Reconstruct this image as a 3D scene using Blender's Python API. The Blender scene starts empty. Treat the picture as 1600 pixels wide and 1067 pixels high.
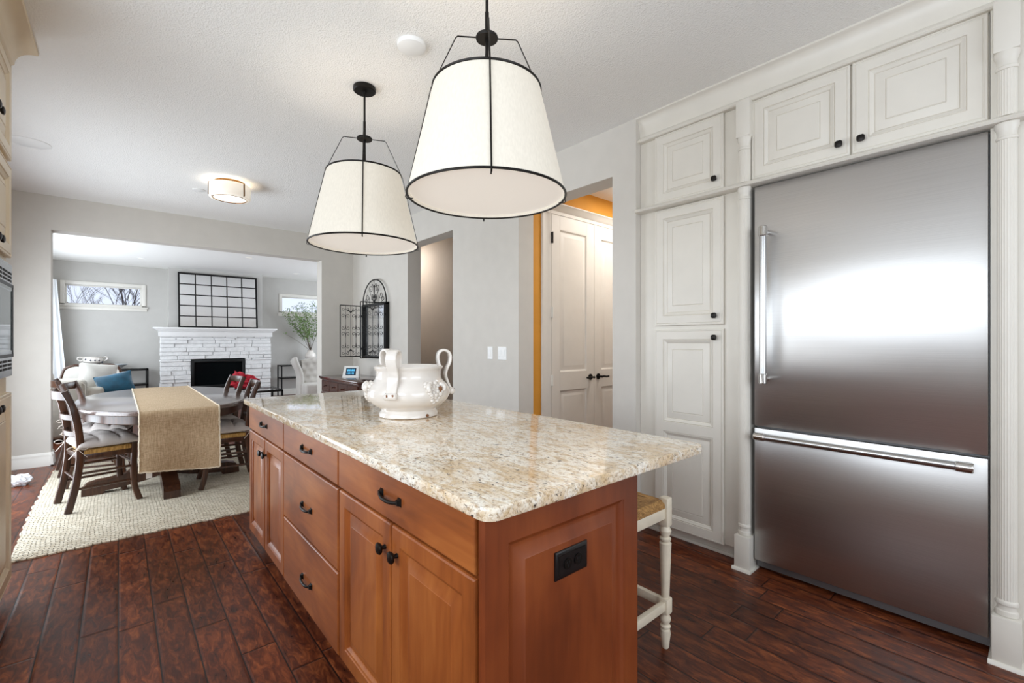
import bpy, bmesh, math, random
from mathutils import Vector, Matrix
random.seed(7)
PI = math.pi
S = bpy.context.scene
COL = S.collection

# ------------------------------------------------------------------ camera, light, exposure
cam_d = bpy.data.cameras.new('camera'); cam = bpy.data.objects.new('camera', cam_d); COL.objects.link(cam)
cam_d.lens = 16.0; cam_d.sensor_width = 36.0; cam_d.clip_start = 0.03
cam.location = (0, 0, 1.26); cam.rotation_euler = (PI/2, 0, -math.radians(40.86))
S.camera = cam
S.view_settings.view_transform = 'Standard'; S.view_settings.look = 'None'
S.view_settings.gamma = 1.0; S.view_settings.use_curve_mapping = False
S.view_settings.exposure = 0.34
S.cycles.max_bounces = 10; S.cycles.diffuse_bounces = 6; S.cycles.glossy_bounces = 5
S.cycles.transmission_bounces = 6; S.cycles.transparent_max_bounces = 8
S.cycles.use_denoising = True; S.cycles.caustics_reflective = False; S.cycles.caustics_refractive = False
S.cycles.sample_clamp_indirect = 6.0

W = bpy.data.worlds.new('world'); S.world = W; W.use_nodes = True
bg = W.node_tree.nodes['Background']
bg.inputs[0].default_value = (0.74, 0.82, 1.0, 1); bg.inputs[1].default_value = 0.95

def area_light(name, loc, direction, sx, sy, power, color=(1, 1, 1), spread=180):
    d = bpy.data.lights.new(name, 'AREA'); d.shape = 'RECTANGLE'; d.size = sx; d.size_y = sy
    d.energy = power; d.color = color; d.spread = math.radians(spread)
    o = bpy.data.objects.new(name, d); COL.objects.link(o); o.location = loc
    o.rotation_euler = Vector(direction).to_track_quat('-Z', 'Y').to_euler()
    return o
DAY = (0.86, 0.94, 1.0)
area_light('daylight_kitchen_window', (-1.10, 0.75, 1.68), (1, 0, 0), 3.3, 1.3, 41, DAY)
area_light('daylight_patio_door', (-1.10, 5.0, 1.02), (1, 0, -0.12), 2.2, 1.85, 58, DAY, 165)
area_light('daylight_living_windows', (-1.10, 9.2, 1.35), (1, 0, 0), 3.4, 1.9, 80, DAY)
area_light('fill_light_back', (0.8, -2.55, 1.6), (0, 1, 0), 2.8, 1.6, 42, DAY)  # added fill behind the camera, no window known there
area_light('daylight_living_right', (4.95, 9.5, 1.4), (-1, 0, 0), 2.6, 1.7, 50, DAY)

# ------------------------------------------------------------------ materials
MATS = {}
def lin(c):
    return tuple(((v/255.0)/12.92 if v/255.0 <= 0.04045 else ((v/255.0+0.055)/1.055)**2.4) for v in c)
class NT:
    def __init__(s, name):
        s.m = bpy.data.materials.new(name); s.m.use_nodes = True; s.t = s.m.node_tree
        s.b = s.t.nodes['Principled BSDF']; s._co = None
    def n(s, typ, **k):
        nd = s.t.nodes.new(typ)
        for a, v in k.items(): setattr(nd, a, v)
        return nd
    def l(s, a, b): s.t.links.new(a, b)
    def coord(s):
        if not s._co: s._co = s.n('ShaderNodeTexCoord').outputs['Object']
        return s._co
    def mapped(s, scale=(1, 1, 1), rot=(0, 0, 0), loc=(0, 0, 0), src=None):
        mp = s.n('ShaderNodeMapping'); s.l(src or s.coord(), mp.inputs[0])
        mp.inputs['Scale'].default_value = scale; mp.inputs['Rotation'].default_value = rot; mp.inputs['Location'].default_value = loc
        return mp.outputs[0]
    def noise(s, vec, scale, detail=3, rough=0.5, dist=0):
        nd = s.n('ShaderNodeTexNoise'); s.l(vec, nd.inputs['Vector'])
        nd.inputs['Scale'].default_value = scale; nd.inputs['Detail'].default_value = detail
        nd.inputs['Roughness'].default_value = rough; nd.inputs['Distortion'].default_value = dist
        return nd.outputs['Fac']
    def ramp(s, fac, stops):
        r = s.n('ShaderNodeValToRGB'); s.l(fac, r.inputs[0]); e = r.color_ramp.elements
        while len(e) < len(stops): e.new(0.5)
        for i, (p, c) in enumerate(stops):
            e[i].position = p; e[i].color = (c[0], c[1], c[2], 1) if hasattr(c, '__len__') else (c, c, c, 1)
        return r.outputs[0]
    def mix(s, fac, a, b, mode='MIX'):
        m = s.n('ShaderNodeMix', data_type='RGBA', blend_type=mode)
        for sock, v in ((m.inputs[0], fac), (m.inputs[6], a), (m.inputs[7], b)):
            if isinstance(v, (int, float)): sock.default_value = v
            elif isinstance(v, tuple): sock.default_value = (v[0], v[1], v[2], 1)
            else: s.l(v, sock)
        return m.outputs[2]
    def math(s, op, a, b=0.0, c=None):
        m = s.n('ShaderNodeMath', operation=op)
        for i, v in enumerate((a, b, c)):
            if v is None: continue
            if isinstance(v, (int, float)): m.inputs[i].default_value = v
            else: s.l(v, m.inputs[i])
        return m.outputs[0]
    def bump(s, h, strength=0.3, dist=0.01):
        b = s.n('ShaderNodeBump'); s.l(h, b.inputs['Height']); b.inputs['Strength'].default_value = strength
        b.inputs['Distance'].default_value = dist; s.l(b.outputs[0], s.b.inputs['Normal'])
    def set(s, **k):
        for a, v in k.items():
            sock = s.b.inputs[a.replace('_', ' ')]
            if isinstance(v, (int, float)): sock.default_value = v
            elif isinstance(v, tuple): sock.default_value = v if len(v) == 4 else (v[0], v[1], v[2], 1)
            else: s.l(v, sock)
        return s

def simple(name, rgb, rough=0.5, metal=0.0, var=0.06, scale=8.0, bump=0.0, bscale=200, bdist=0.002, coat=0.0, **k):
    if name in MATS: return MATS[name]
    t = NT(name); c = lin(rgb)
    f = t.noise(t.coord(), scale, 3)
    lo = tuple(max(0, v*(1-var)) for v in c); hi = tuple(min(1, v*(1+var)) for v in c)
    t.set(Base_Color=t.ramp(f, [(0.3, lo), (0.7, hi)]), Roughness=rough, Metallic=metal)
    if coat: t.set(Coat_Weight=coat, Coat_Roughness=0.1)
    if bump: t.bump(t.noise(t.coord(), bscale, 2), bump, bdist)
    if k: t.set(**k)
    MATS[name] = t.m
    return t.m

M_wall = simple('wall_paint', (206, 201, 193), 0.75, var=0.02, bump=0.08, bscale=260)
M_wall_liv = simple('living_wall_paint', (196, 194, 190), 0.75, var=0.02, bump=0.08, bscale=260)
M_taupe = simple('taupe_paint', (176, 164, 152), 0.8, var=0.02)
M_orange = simple('ochre_paint', (216, 150, 52), 0.7, var=0.03)
M_trim = simple('white_trim_paint', (232, 229, 222), 0.4, var=0.02)
M_cab = simple('cabinet_paint', (220, 215, 205), 0.36, var=0.02)
M_glaze = simple('cabinet_glaze', (198, 190, 176), 0.5, var=0.1)
M_cream = simple('cream_cabinet_paint', (220, 203, 174), 0.36, var=0.03)
M_creamglaze = simple('cream_cabinet_glaze', (150, 122, 88), 0.5, var=0.1)
M_hdoor = simple('hall_door_paint', (222, 216, 208), 0.45, var=0.02)
M_black = simple('black_bronze', (32, 29, 27), 0.38, 0.7, var=0.15)
M_iron = simple('wrought_iron', (22, 21, 21), 0.5, 0.5, var=0.15)
M_blackp = simple('black_plastic', (14, 14, 15), 0.3)
M_blackslot = simple('dark_slot', (5, 5, 6), 0.8)
M_ceramic = simple('white_glaze_ceramic', (224, 218, 211), 0.12, var=0.03, scale=14, coat=0.4)
M_chip = simple('chipped_terracotta', (128, 84, 52), 0.8, var=0.35, scale=60)
M_chrome = simple('polished_steel', (205, 203, 200), 0.12, 1.0, var=0.02)
M_white_pl = simple('white_plastic', (238, 238, 236), 0.35, var=0.01)
M_stoolpaint = simple('stool_cream_paint', (228, 217, 196), 0.42, var=0.05, scale=25)
M_slip = simple('slipcover_linen', (196, 191, 181), 0.9, var=0.06, scale=20, bump=0.3, bscale=500)
M_whitefab = simple('white_cotton', (204, 201, 195), 0.9, var=0.04, bump=0.2, bscale=400)
M_blue = simple('teal_velvet', (4, 80, 108), 0.7, var=0.3, scale=12, Sheen_Weight=0.4)
M_navy = simple('teal_velvet_side', (14, 44, 70), 0.8, var=0.2)
M_red = simple('red_cloth', (176, 30, 48), 0.85, var=0.25, scale=30)
M_greyfab = simple('grey_linen', (192, 184, 180), 0.9, var=0.08, scale=14, bump=0.4, bscale=420)
M_tie = simple('linen_tie', (232, 220, 208), 0.9)
M_chairfab = simple('tufted_grey_linen', (200, 196, 190), 0.9, var=0.05, bump=0.3, bscale=400)
M_leaf = simple('olive_leaf', (116, 142, 84), 0.7, var=0.35, scale=60)
M_twig = simple('twig_bark', (84, 70, 56), 0.85, var=0.3, scale=50)
M_bark = simple('tree_bark', (70, 60, 56), 0.9, var=0.3, scale=30)
M_paper = simple('crumpled_paper', (230, 232, 236), 0.8)
M_curtain = simple('sheer_curtain', (236, 238, 240), 0.9, var=0.02)
M_brass = simple('bronze_band', (120, 84, 44), 0.35, 0.9)
M_mant = simple('mantel_paint', (222, 221, 220), 0.45, var=0.02)
M_firebox = simple('firebox_black', (16, 18, 20), 0.35, 0.3)
M_log = simple('ceramic_log', (96, 82, 66), 0.9, var=0.4, scale=20, bump=0.6, bscale=40)
M_lcd = simple('lcd_navy', (12, 40, 70), 0.2)

def m_granite():
    t = NT('granite')
    co = t.coord()
    v = t.mapped((1.0, 1.0, 1.0), src=co)
    # the veins drift along the length of the slab
    vs = t.mapped((26, 9, 26), (0, 0, 0.25))
    a = t.noise(vs, 1.6, 6, 0.68, 0.6)
    base = t.ramp(a, [(0.30, lin((186, 156, 116))), (0.42, lin((218, 200, 172))), (0.55, lin((246, 240, 228))), (0.72, lin((208, 198, 184)))])
    b = t.noise(t.mapped((3.4, 2.2, 3)), 2.0, 5, 0.62, 0.8)
    base = t.mix(t.ramp(b, [(0.50, 0.0), (0.66, 0.8)]), base, lin((208, 176, 130)))
    c = t.noise(t.mapped((40, 20, 40), (0, 0, 0.3)), 2.4, 4, 0.7)
    base = t.mix(t.ramp(c, [(0.52, 0.0), (0.64, 0.85)]), base, lin((164, 134, 100)))
    e = t.noise(v, 150, 3, 0.6)
    base = t.mix(t.ramp(e, [(0.56, 0.0), (0.66, 0.5)]), base, lin((140, 118, 98)))
    d = t.noise(t.mapped((52, 34, 52), (0, 0, 0.5)), 1.9, 3, 0.6)
    base = t.mix(t.ramp(d, [(0.625, 0.0), (0.665, 0.95)]), base, lin((58, 46, 42)))
    t.set(Base_Color=base, Roughness=0.06, Specular_IOR_Level=0.6, Coat_Weight=0.3, Coat_Roughness=0.03)
    return t.m
M_granite = m_granite()

def m_wood(name, axis, dark, mid, light, rough=0.38, stretch=14, scale=3.0, coat=0.10, ring=0.35):
    t = NT(name)
    sc = [stretch]*3; sc[axis] = 1.1
    v = t.mapped(tuple(sc))
    f = t.noise(v, scale, 6, 0.6, 0.5)
    sc2 = [2.2]*3; sc2[axis] = 0.9
    g = t.noise(t.mapped(tuple(sc2), loc=(3, 1, 7)), 2.2, 3, 0.55, 0.6)
    fac = t.math('ADD', t.math('MULTIPLY', f, 1-ring), t.math('MULTIPLY', g, ring))
    t.set(Base_Color=t.ramp(fac, [(0.34, lin(dark)), (0.50, lin(mid)), (0.66, lin(light))]), Roughness=rough, Coat_Weight=coat, Coat_Roughness=0.16)
    t.bump(f, 0.05, 0.002)
    return t.m
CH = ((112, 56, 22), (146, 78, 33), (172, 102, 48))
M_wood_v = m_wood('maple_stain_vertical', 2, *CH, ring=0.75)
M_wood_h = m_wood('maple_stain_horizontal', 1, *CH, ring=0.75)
M_wood_shaded = m_wood('maple_stain_shaded', 2, (98, 44, 19), (119, 56, 25), (136, 69, 32), ring=0.75)  # same maple, darkened: the end panel's shade is put into the colour
M_walnut = m_wood('walnut_chair', 2, (38, 21, 13), (60, 34, 20), (88, 54, 33), 0.3, 20)
M_tablew = m_wood('walnut_table_glare', 1, (66, 52, 48), (94, 76, 70), (118, 98, 92), 0.26, 26, coat=1.0)  # wood lightened to grey, window glare on the top put into the colour
M_tableb = m_wood('walnut_table_base', 2, (38, 21, 13), (62, 35, 21), (84, 50, 30), 0.3, 20)
M_buffet = m_wood('mahogany_buffet', 1, (44, 20, 13), (72, 34, 22), (96, 50, 33), 0.14, 12, coat=0.6)

def m_floor():
    t = NT('hand_scraped_floor')
    sx = t.n('ShaderNodeSeparateXYZ'); t.l(t.coord(), sx.inputs[0])
    pw, pl = 0.125, 0.95
    xs = t.math('DIVIDE', sx.outputs[0], pw)
    row = t.math('FLOOR', xs); fx = t.math('FRACT', xs)
    wn = t.n('ShaderNodeTexWhiteNoise', noise_dimensions='1D'); t.l(row, wn.inputs['W'])
    ys = t.math('ADD', t.math('DIVIDE', sx.outputs[1], pl), t.math('MULTIPLY', wn.outputs[0], 7.3))
    pid = t.math('FLOOR', ys); fy = t.math('FRACT', ys)
    cmb = t.n('ShaderNodeCombineXYZ'); t.l(row, cmb.inputs[0]); t.l(pid, cmb.inputs[1])
    w2 = t.n('ShaderNodeTexWhiteNoise', noise_dimensions='3D'); t.l(cmb.outputs[0], w2.inputs['Vector'])
    off = t.n('ShaderNodeVectorMath', operation='MULTIPLY_ADD'); t.l(w2.outputs['Color'], off.inputs[0])
    off.inputs[1].default_value = (9, 9, 9); t.l(t.coord(), off.inputs[2])
    g = t.noise(t.mapped((9, 2.6, 1), src=off.outputs[0]), 4.4, 6, 0.62, 0.9)
    g2 = t.noise(t.mapped((3.0, 1.6, 1), src=off.outputs[0]), 1.8, 3, 0.5, 0.5)
    fig = t.ramp(g, [(0.30, lin((52, 24, 15))), (0.46, lin((90, 42, 24))), (0.58, lin((120, 62, 34))), (0.74, lin((158, 90, 50)))])
    tone = t.ramp(w2.outputs[0], [(0.0, 0.62), (1.0, 1.15)])
    col = t.mix(1.0, fig, tone, 'MULTIPLY')
    col = t.mix(t.ramp(g2, [(0.48, 0.0), (0.72, 0.38)]), col, lin((38, 18, 13)))
    dx = t.math('MULTIPLY', t.math('MINIMUM', fx, t.math('SUBTRACT', 1.0, fx)), pw)
    dy = t.math('MULTIPLY', t.math('MINIMUM', fy, t.math('SUBTRACT', 1.0, fy)), pl)
    ed = t.math('MINIMUM', dx, dy)
    gap = t.ramp(t.math('DIVIDE', ed, 0.006), [(0.25, 1.0), (0.62, 0.0)])
    col = t.mix(gap, col, lin((22, 12, 10)))
    t.set(Base_Color=col, Roughness=t.ramp(g, [(0.3, 0.27), (0.7, 0.38)]), Specular_IOR_Level=0.27)
    h = t.math('ADD', t.math('MULTIPLY', t.ramp(t.math('DIVIDE', ed, 0.010), [(0.0, 0.0), (1.0, 1.0)]), 1.0), t.math('MULTIPLY', g2, 0.9))
    t.bump(h, 0.35, 0.004)
    return t.m
M_floor = m_floor()

def m_ceiling():
    t = NT('textured_ceiling')
    v = t.n('ShaderNodeTexVoronoi'); t.l(t.mapped((1, 1, 1)), v.inputs['Vector']); v.inputs['Scale'].default_value = 130
    n = t.noise(t.coord(), 95, 4, 0.6)
    t.set(Base_Color=lin((240, 239, 236)) + (1,), Roughness=0.9)
    t.bump(t.math('ADD', v.outputs['Distance'], t.math('MULTIPLY', n, 1.3)), 0.42, 0.005)
    return t.m
M_ceil = m_ceiling()

def m_steel():
    t = NT('brushed_stainless')
    n = t.noise(t.mapped((3, 2.0, 700)), 1.0, 2, 0.5)
    w = t.noise(t.mapped((1, 0.9, 5.5)), 1.4, 2, 0.5)
    t.set(Base_Color=t.ramp(n, [(0.3, lin((206, 204, 202))), (0.7, lin((196, 194, 192)))]), Metallic=1.0,
          Roughness=t.ramp(n, [(0.3, 0.34), (0.7, 0.38)]), Anisotropic=0.75, Anisotropic_Rotation=0.0)
    t.bump(w, 0.05, 0.006)
    return t.m
M_steel = m_steel()
M_steel2 = simple('satin_steel_trim', (190, 190, 190), 0.25, 1.0, var=0.03)
M_greysteel = simple('grey_case_metal', (120, 119, 120), 0.4, 0.7, var=0.03)

def m_rush(name, c1, c2, axis):
    t = NT(name)
    sc = [160]*3; sc[axis] = 14
    n = t.noise(t.mapped(tuple(sc)), 1.0, 3, 0.6)
    t.set(Base_Color=t.ramp(n, [(0.3, lin(c1)), (0.7, lin(c2))]), Roughness=0.75)
    t.bump(n, 0.8, 0.004)
    return t.m
M_rush = m_rush('rush_weave', (112, 74, 34), (206, 160, 98), 1)
M_rushchair = m_rush('rush_chair_seat', (140, 100, 46), (214, 172, 100), 2)

def m_weave(name, c1, c2, sx, sy, bump=0.6, dist=0.004, noise=0.5):
    t = NT(name)
    w1 = t.n('ShaderNodeTexWave', wave_type='BANDS', bands_direction='X'); w2 = t.n('ShaderNodeTexWave', wave_type='BANDS', bands_direction='Y')
    for w, sc in ((w1, sx), (w2, sy)):
        t.l(t.coord(), w.inputs['Vector']); w.inputs['Scale'].default_value = sc
        w.inputs['Distortion'].default_value = 1.6; w.inputs['Detail'].default_value = 2; w.inputs['Detail Scale'].default_value = 2.5
    m = t.math('MULTIPLY', w1.outputs['Fac'], w2.outputs['Fac'])
    n = t.noise(t.coord(), 40, 4, 0.6)
    f = t.math('ADD', t.math('MULTIPLY', m, 1-noise), t.math('MULTIPLY', n, noise))
    t.set(Base_Color=t.ramp(f, [(0.12, lin(c1)), (0.62, lin(c2))]), Roughness=0.95)
    t.bump(f, bump, dist)
    return t.m
def m_brick(name, c1, c2, mortar, w_, h_, bump, dist, warp=0.0):
    t = NT(name)
    v = t.coord()
    if warp:
        nz = t.n('ShaderNodeTexNoise'); t.l(v, nz.inputs['Vector']); nz.inputs['Scale'].default_value = 6
        vm = t.n('ShaderNodeVectorMath', operation='MULTIPLY_ADD'); t.l(nz.outputs['Color'], vm.inputs[0]); vm.inputs[1].default_value = (warp,)*3; t.l(v, vm.inputs[2]); v = vm.outputs[0]
    b = t.n('ShaderNodeTexBrick'); t.l(v, b.inputs['Vector'])
    b.inputs['Color1'].default_value = lin(c1)+(1,); b.inputs['Color2'].default_value = lin(c2)+(1,); b.inputs['Mortar'].default_value = lin(mortar)+(1,)
    b.inputs['Scale'].default_value = 1.0; b.inputs['Brick Width'].default_value = w_; b.inputs['Row Height'].default_value = h_
    b.inputs['Mortar Size'].default_value = h_*0.16; b.inputs['Mortar Smooth'].default_value = 1.0; b.inputs['Bias'].default_value = 0.0
    n = t.noise(t.coord(), 55, 4, 0.65)
    col = t.mix(0.5, b.outputs['Color'], t.ramp(n, [(0.3, lin(c1)), (0.7, lin(c2))]))
    t.set(Base_Color=col, Roughness=0.95)
    t.bump(t.math('ADD', t.math('SUBTRACT', 1.0, b.outputs['Fac']), t.math('MULTIPLY', n, 0.5)), bump, dist)
    return t.m
M_rug = m_brick('jute_rug', (188, 174, 150), (236, 228, 210), (146, 130, 104), 0.040, 0.021, 1.0, 0.012, 0.035)
def m_burlap():
    t = NT('burlap')
    a = t.noise(t.mapped((260, 18, 18)), 1.0, 2, 0.6); b = t.noise(t.mapped((18, 260, 260)), 1.0, 2, 0.6); c = t.noise(t.coord(), 300, 2)
    f = t.math('ADD', t.math('MULTIPLY', a, 0.4), t.math('ADD', t.math('MULTIPLY', b, 0.35), t.math('MULTIPLY', c, 0.25)))
    t.set(Base_Color=t.ramp(f, [(0.40, lin((170, 143, 110))), (0.60, lin((216, 193, 161)))]), Roughness=0.95)
    t.bump(f, 0.5, 0.003)
    return t.m
M_burlap = m_burlap()
M_fringe = simple('burlap_fringe', (226, 214, 192), 0.95, var=0.1, scale=80)

def m_shade():
    t = NT('linen_shade')
    n = t.noise(t.mapped((160, 160, 30)), 1.0, 2)
    c = t.ramp(n, [(0.3, lin((186, 182, 172))), (0.7, lin((196, 192, 182)))])
    t.set(Base_Color=c, Roughness=0.9, Emission_Color=(1.0, 0.91, 0.77, 1), Emission_Strength=0.27)
    return t.m
M_shade = m_shade()
def m_glow(name, col, e, base=(245, 240, 230)):
    t = NT(name); n = t.noise(t.coord(), 5, 2)
    t.set(Base_Color=t.ramp(n, [(0.3, lin(base)), (0.7, lin(base))]), Roughness=0.6, Emission_Color=col + (1,), Emission_Strength=e)
    return t.m
M_diff = m_glow('frosted_diffuser', (1.0, 0.94, 0.88), 0.27)
M_flush = m_glow('flush_light_glass', (1.0, 0.88, 0.72), 0.26)
M_flushb = m_glow('flush_light_bottom', (1.0, 0.94, 0.84), 0.6)
M_down = m_glow('downlight_lens', (1.0, 0.97, 0.92), 0.15)
M_lcdlit = m_glow('lcd_digits', (0.15, 0.62, 0.95), 0.5, (60, 150, 200))
def m_glass(name, tint=(1, 1, 1), rough=0.0):
    t = NT(name)
    n = t.noise(t.coord(), 2, 1)
    t.set(Base_Color=tint + (1,), Roughness=rough, Transmission_Weight=1.0, IOR=1.1, Alpha=t.ramp(n, [(0.0, 0.25), (1.0, 0.25)]))
    return t.m
M_glass = m_glass('window_glass')
M_tabglass = m_glass('table_glass', (0.85, 0.92, 0.92))
def m_mirror():
    t = NT('mirror_glass'); n = t.noise(t.coord(), 3, 2)
    t.set(Base_Color=t.ramp(n, [(0.3, (0.93, 0.94, 0.95)), (0.7, (0.96, 0.97, 0.98))]), Metallic=1.0, Roughness=0.16)
    return t.m
M_mirror = m_mirror()
M_darkglass = simple('dark_oven_glass', (52, 62, 64), 0.04, 0.2, var=0.05)
M_fireglass = simple('fireplace_glass', (20, 24, 26), 0.05, 0.0, Transmission_Weight=0.55, IOR=1.1)
M_stone = simple('white_ledgestone', (226, 226, 226), 0.85, var=0.06, scale=12, bump=0.7, bscale=45, bdist=0.012)

# ------------------------------------------------------------------ mesh helpers
ORG = {}
class MB:
    def __init__(s): s.bm = bmesh.new()
    def _v(s, co): return s.bm.verts.new(co)
    def face(s, vs, mi=0):
        if len(vs) < 3: return None
        try:
            f = s.bm.faces.new(vs); f.material_index = mi; return f
        except ValueError: return None
    def box(s, x0, x1, y0, y1, z0, z1, bevel=0.0, seg=2, mi=0):
        vs = [s._v((x, y, z)) for x in (x0, x1) for y in (y0, y1) for z in (z0, z1)]
        idx = [(0, 1, 3, 2), (4, 6, 7, 5), (0, 4, 5, 1), (2, 3, 7, 6), (0, 2, 6, 4), (1, 5, 7, 3)]
        fs = [s.face([vs[i] for i in q], mi) for q in idx]
        if bevel > 0:
            es = list({e for f in fs for e in f.edges})
            r = bmesh.ops.bevel(s.bm, geom=es, offset=bevel, segments=seg, affect='EDGES', profile=0.5)
            for f in r['faces']: f.material_index = mi
        return s
    def ngon_prism(s, pts, f0, f1, mi=0):
        """pts: 2-D polygon; f0/f1 map (a,b) to 3-D at the two ends"""
        a = [s._v(f0(*p)) for p in pts]; b = [s._v(f1(*p)) for p in pts]
        n = len(pts)
        for i in range(n): s.face((a[i], a[(i+1) % n], b[(i+1) % n], b[i]), mi)
        s.face(a[::-1], mi); s.face(b, mi)
        return s
    def sweep(s, pts, prof, side=None, closed=False, scales=None, mi=0):
        """sweep a closed 2-D profile; side fixes the profile's first axis (else parallel transport)"""
        P = [Vector(p) for p in pts]; n = len(P); rings = []
        prev = None
        for i, p in enumerate(P):
            if closed: t = P[(i+1) % n] - P[i-1]
            else: t = P[min(i+1, n-1)] - P[max(i-1, 0)]
            if t.length < 1e-9: t = Vector((0, 0, 1))
            t.normalize()
            if side is not None: a = Vector(side); a = (a - t*a.dot(t)).normalized()
            else:
                if prev is None:
                    a = Vector((0, 0, 1)) if abs(t.z) < 0.9 else Vector((1, 0, 0))
                else: a = prev
                a = (a - t*a.dot(t))
                if a.length < 1e-6: a = t.orthogonal()
                a.normalize(); prev = a
            b = t.cross(a); k = scales[i] if scales else 1.0
            rings.append([s._v(p + a*(q[0]*k) + b*(q[1]*k)) for q in prof])
        m = len(prof)
        for i in range(n if closed else n-1):
            r0, r1 = rings[i], rings[(i+1) % n]
            for j in range(m): s.face((r0[j], r0[(j+1) % m], r1[(j+1) % m], r1[j]), mi)
        if not closed: s.face(rings[0][::-1], mi); s.face(rings[-1], mi)
        return s
    def tube(s, pts, r, seg=8, closed=False, scales=None, mi=0):
        return s.sweep(pts, [(r*math.cos(2*PI*i/seg), r*math.sin(2*PI*i/seg)) for i in range(seg)], None, closed, scales, mi)
    def lathe(s, prof, c=(0, 0), seg=24, a0=0.0, a1=2*PI, fr=None, mi=0, z0=0.0):
        """prof: (radius, z) list; fr(angle, r) may change the radius (flutes)"""
        full = abs(a1-a0-2*PI) < 1e-6; cols = []
        n = seg if full else seg+1
        for i in range(n):
            a = a0 + (a1-a0)*i/seg; col = []
            for r, z in prof:
                q = fr(a, r, z) if fr else r
                col.append(s._v((c[0]+q*math.cos(a), c[1]+q*math.sin(a), z0+z)))
            cols.append(col)
        for i in range(seg):
            A, B = cols[i], cols[(i+1) % n]
            for j in range(len(prof)-1): s.face((A[j], B[j], B[j+1], A[j+1]), mi)
        if full:
            if prof[0] == prof[-1]: return s
            if prof[0][0] > 1e-6: s.face([c_[0] for c_ in cols][::-1], mi)
            if prof[-1][0] > 1e-6: s.face([c_[-1] for c_ in cols], mi)
        else:
            s.face([c_[0] for c_ in cols][::-1], mi); s.face([c_[-1] for c_ in cols], mi)
            s.face(cols[0][::-1], mi); s.face(cols[-1], mi)
        return s
    def grid(s, fn, nu, nv, mi=0, closeu=False):
        vs = [[s._v(fn(i/nu, j/nv)) for j in range(nv+1)] for i in range(nu if closeu else nu+1)]
        for i in range(nu):
            a, b = vs[i], vs[(i+1) % len(vs)]
            for j in range(nv): s.face((a[j], b[j], b[j+1], a[j+1]), mi)
        return s
    def loops(s, a0, a1, b0, b1, prof, M, back=None, mis=None):
        """nested rectangles: prof (inset, depth) list; M(a,b,depth) -> 3-D; capped; optional closed back"""
        rings = []
        for ins, dep in prof:
            rings.append([s._v(M(a, b, dep)) for a, b in ((a0+ins, b0+ins), (a1-ins, b0+ins), (a1-ins, b1-ins), (a0+ins, b1-ins))])
        for i in range(len(rings)-1):
            for j in range(4):
                s.face((rings[i][j], rings[i][(j+1) % 4], rings[i+1][(j+1) % 4], rings[i+1][j]), (mis or {}).get(i, 0))
        s.face(rings[-1]); s.face(rings[0][::-1])
        return s
    def blob(s, c, r, sub=2, fn=None, mi=0):
        ret = bmesh.ops.create_icosphere(s.bm, subdivisions=sub, radius=1.0)
        for v in ret['verts']:
            p = v.co.copy()
            k = fn(p) if fn else 1.0
            v.co = Vector((c[0]+p.x*r[0]*k, c[1]+p.y*r[1]*k, c[2]+p.z*r[2]*k))
        for v in ret['verts']:
            for f in v.link_faces: f.material_index = mi
        return s
    def weld(s, d=1e-5): bmesh.ops.remove_doubles(s.bm, verts=s.bm.verts, dist=d); return s
    def xf(s, mat): bmesh.ops.transform(s.bm, matrix=mat, verts=s.bm.verts); return s
    def build(s, name, mat, parent=None, angle=35, smooth=True):
        org = ORG.get(parent.name, Vector()) if parent else Vector()
        bmesh.ops.recalc_face_normals(s.bm, faces=s.bm.faces)
        if parent: bmesh.ops.translate(s.bm, vec=-org, verts=s.bm.verts)
        me = bpy.data.meshes.new(name); s.bm.to_mesh(me); s.bm.free()
        for m in (mat if isinstance(mat, (list, tuple)) else [mat]): me.materials.append(m)
        if smooth:
            me.polygons.foreach_set('use_smooth', [True]*len(me.polygons))
            me.set_sharp_from_angle(angle=math.radians(angle))
        o = bpy.data.objects.new(name, me); COL.objects.link(o)
        if parent: o.parent = parent; ORG[o.name] = org
        return o
def tag(o, label=None, cat=None, group=None, kind=None):
    if label: o['label'] = label
    if cat: o['category'] = cat
    if group: o['group'] = group
    if kind: o['kind'] = kind
    return o
def thing(name, loc, label, cat, group=None):
    o = bpy.data.objects.new(name, None); COL.objects.link(o); o.location = loc; o.empty_display_size = 0.05
    ORG[o.name] = Vector(loc); return tag(o, label, cat, group)
def place(o, loc, rz=0.0):
    o.location = loc; o.rotation_euler = (0, 0, rz)
def copy_tree(o, parent=None):
    c = o.copy(); COL.objects.link(c)
    if parent: c.parent = parent
    for ch in list(o.children): copy_tree(ch, c)
    return c
def struct(name, mb, mat, label=None, parent=None, **k):
    o = mb.build(name, mat, parent, **k)
    if not parent: o['kind'] = 'structure'; o['label'] = label or name.replace('_', ' '); o['category'] = name.split('_')[0]
    return o
def rect(w, h): return [(-w/2, -h/2), (w/2, -h/2), (w/2, h/2), (-w/2, h/2)]
def rrect(w, h, r, n=3):
    out = []
    for cx, cy, a in ((w/2-r, h/2-r, 0), (-w/2+r, h/2-r, PI/2), (-w/2+r, -h/2+r, PI), (w/2-r, -h/2+r, 1.5*PI)):
        for i in range(n+1): out.append((cx+r*math.cos(a+PI/2*i/n), cy+r*math.sin(a+PI/2*i/n)))
    return out
def bez(pts, n=12):
    """Catmull-Rom through the points"""
    P = [Vector(p) for p in pts]; out = []
    for i in range(len(P)-1):
        p0 = P[max(i-1, 0)]; p1 = P[i]; p2 = P[i+1]; p3 = P[min(i+2, len(P)-1)]
        for k in range(n):
            t = k/n
            out.append(0.5*((2*p1)+(p2-p0)*t+(2*p0-5*p1+4*p2-p3)*t*t+(3*p1-p0-3*p2+p3)*t**3))
    out.append(P[-1]); return out
FX = lambda X: (lambda a, b, d: (X-d, a, b))     # a face that looks towards -X
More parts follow.
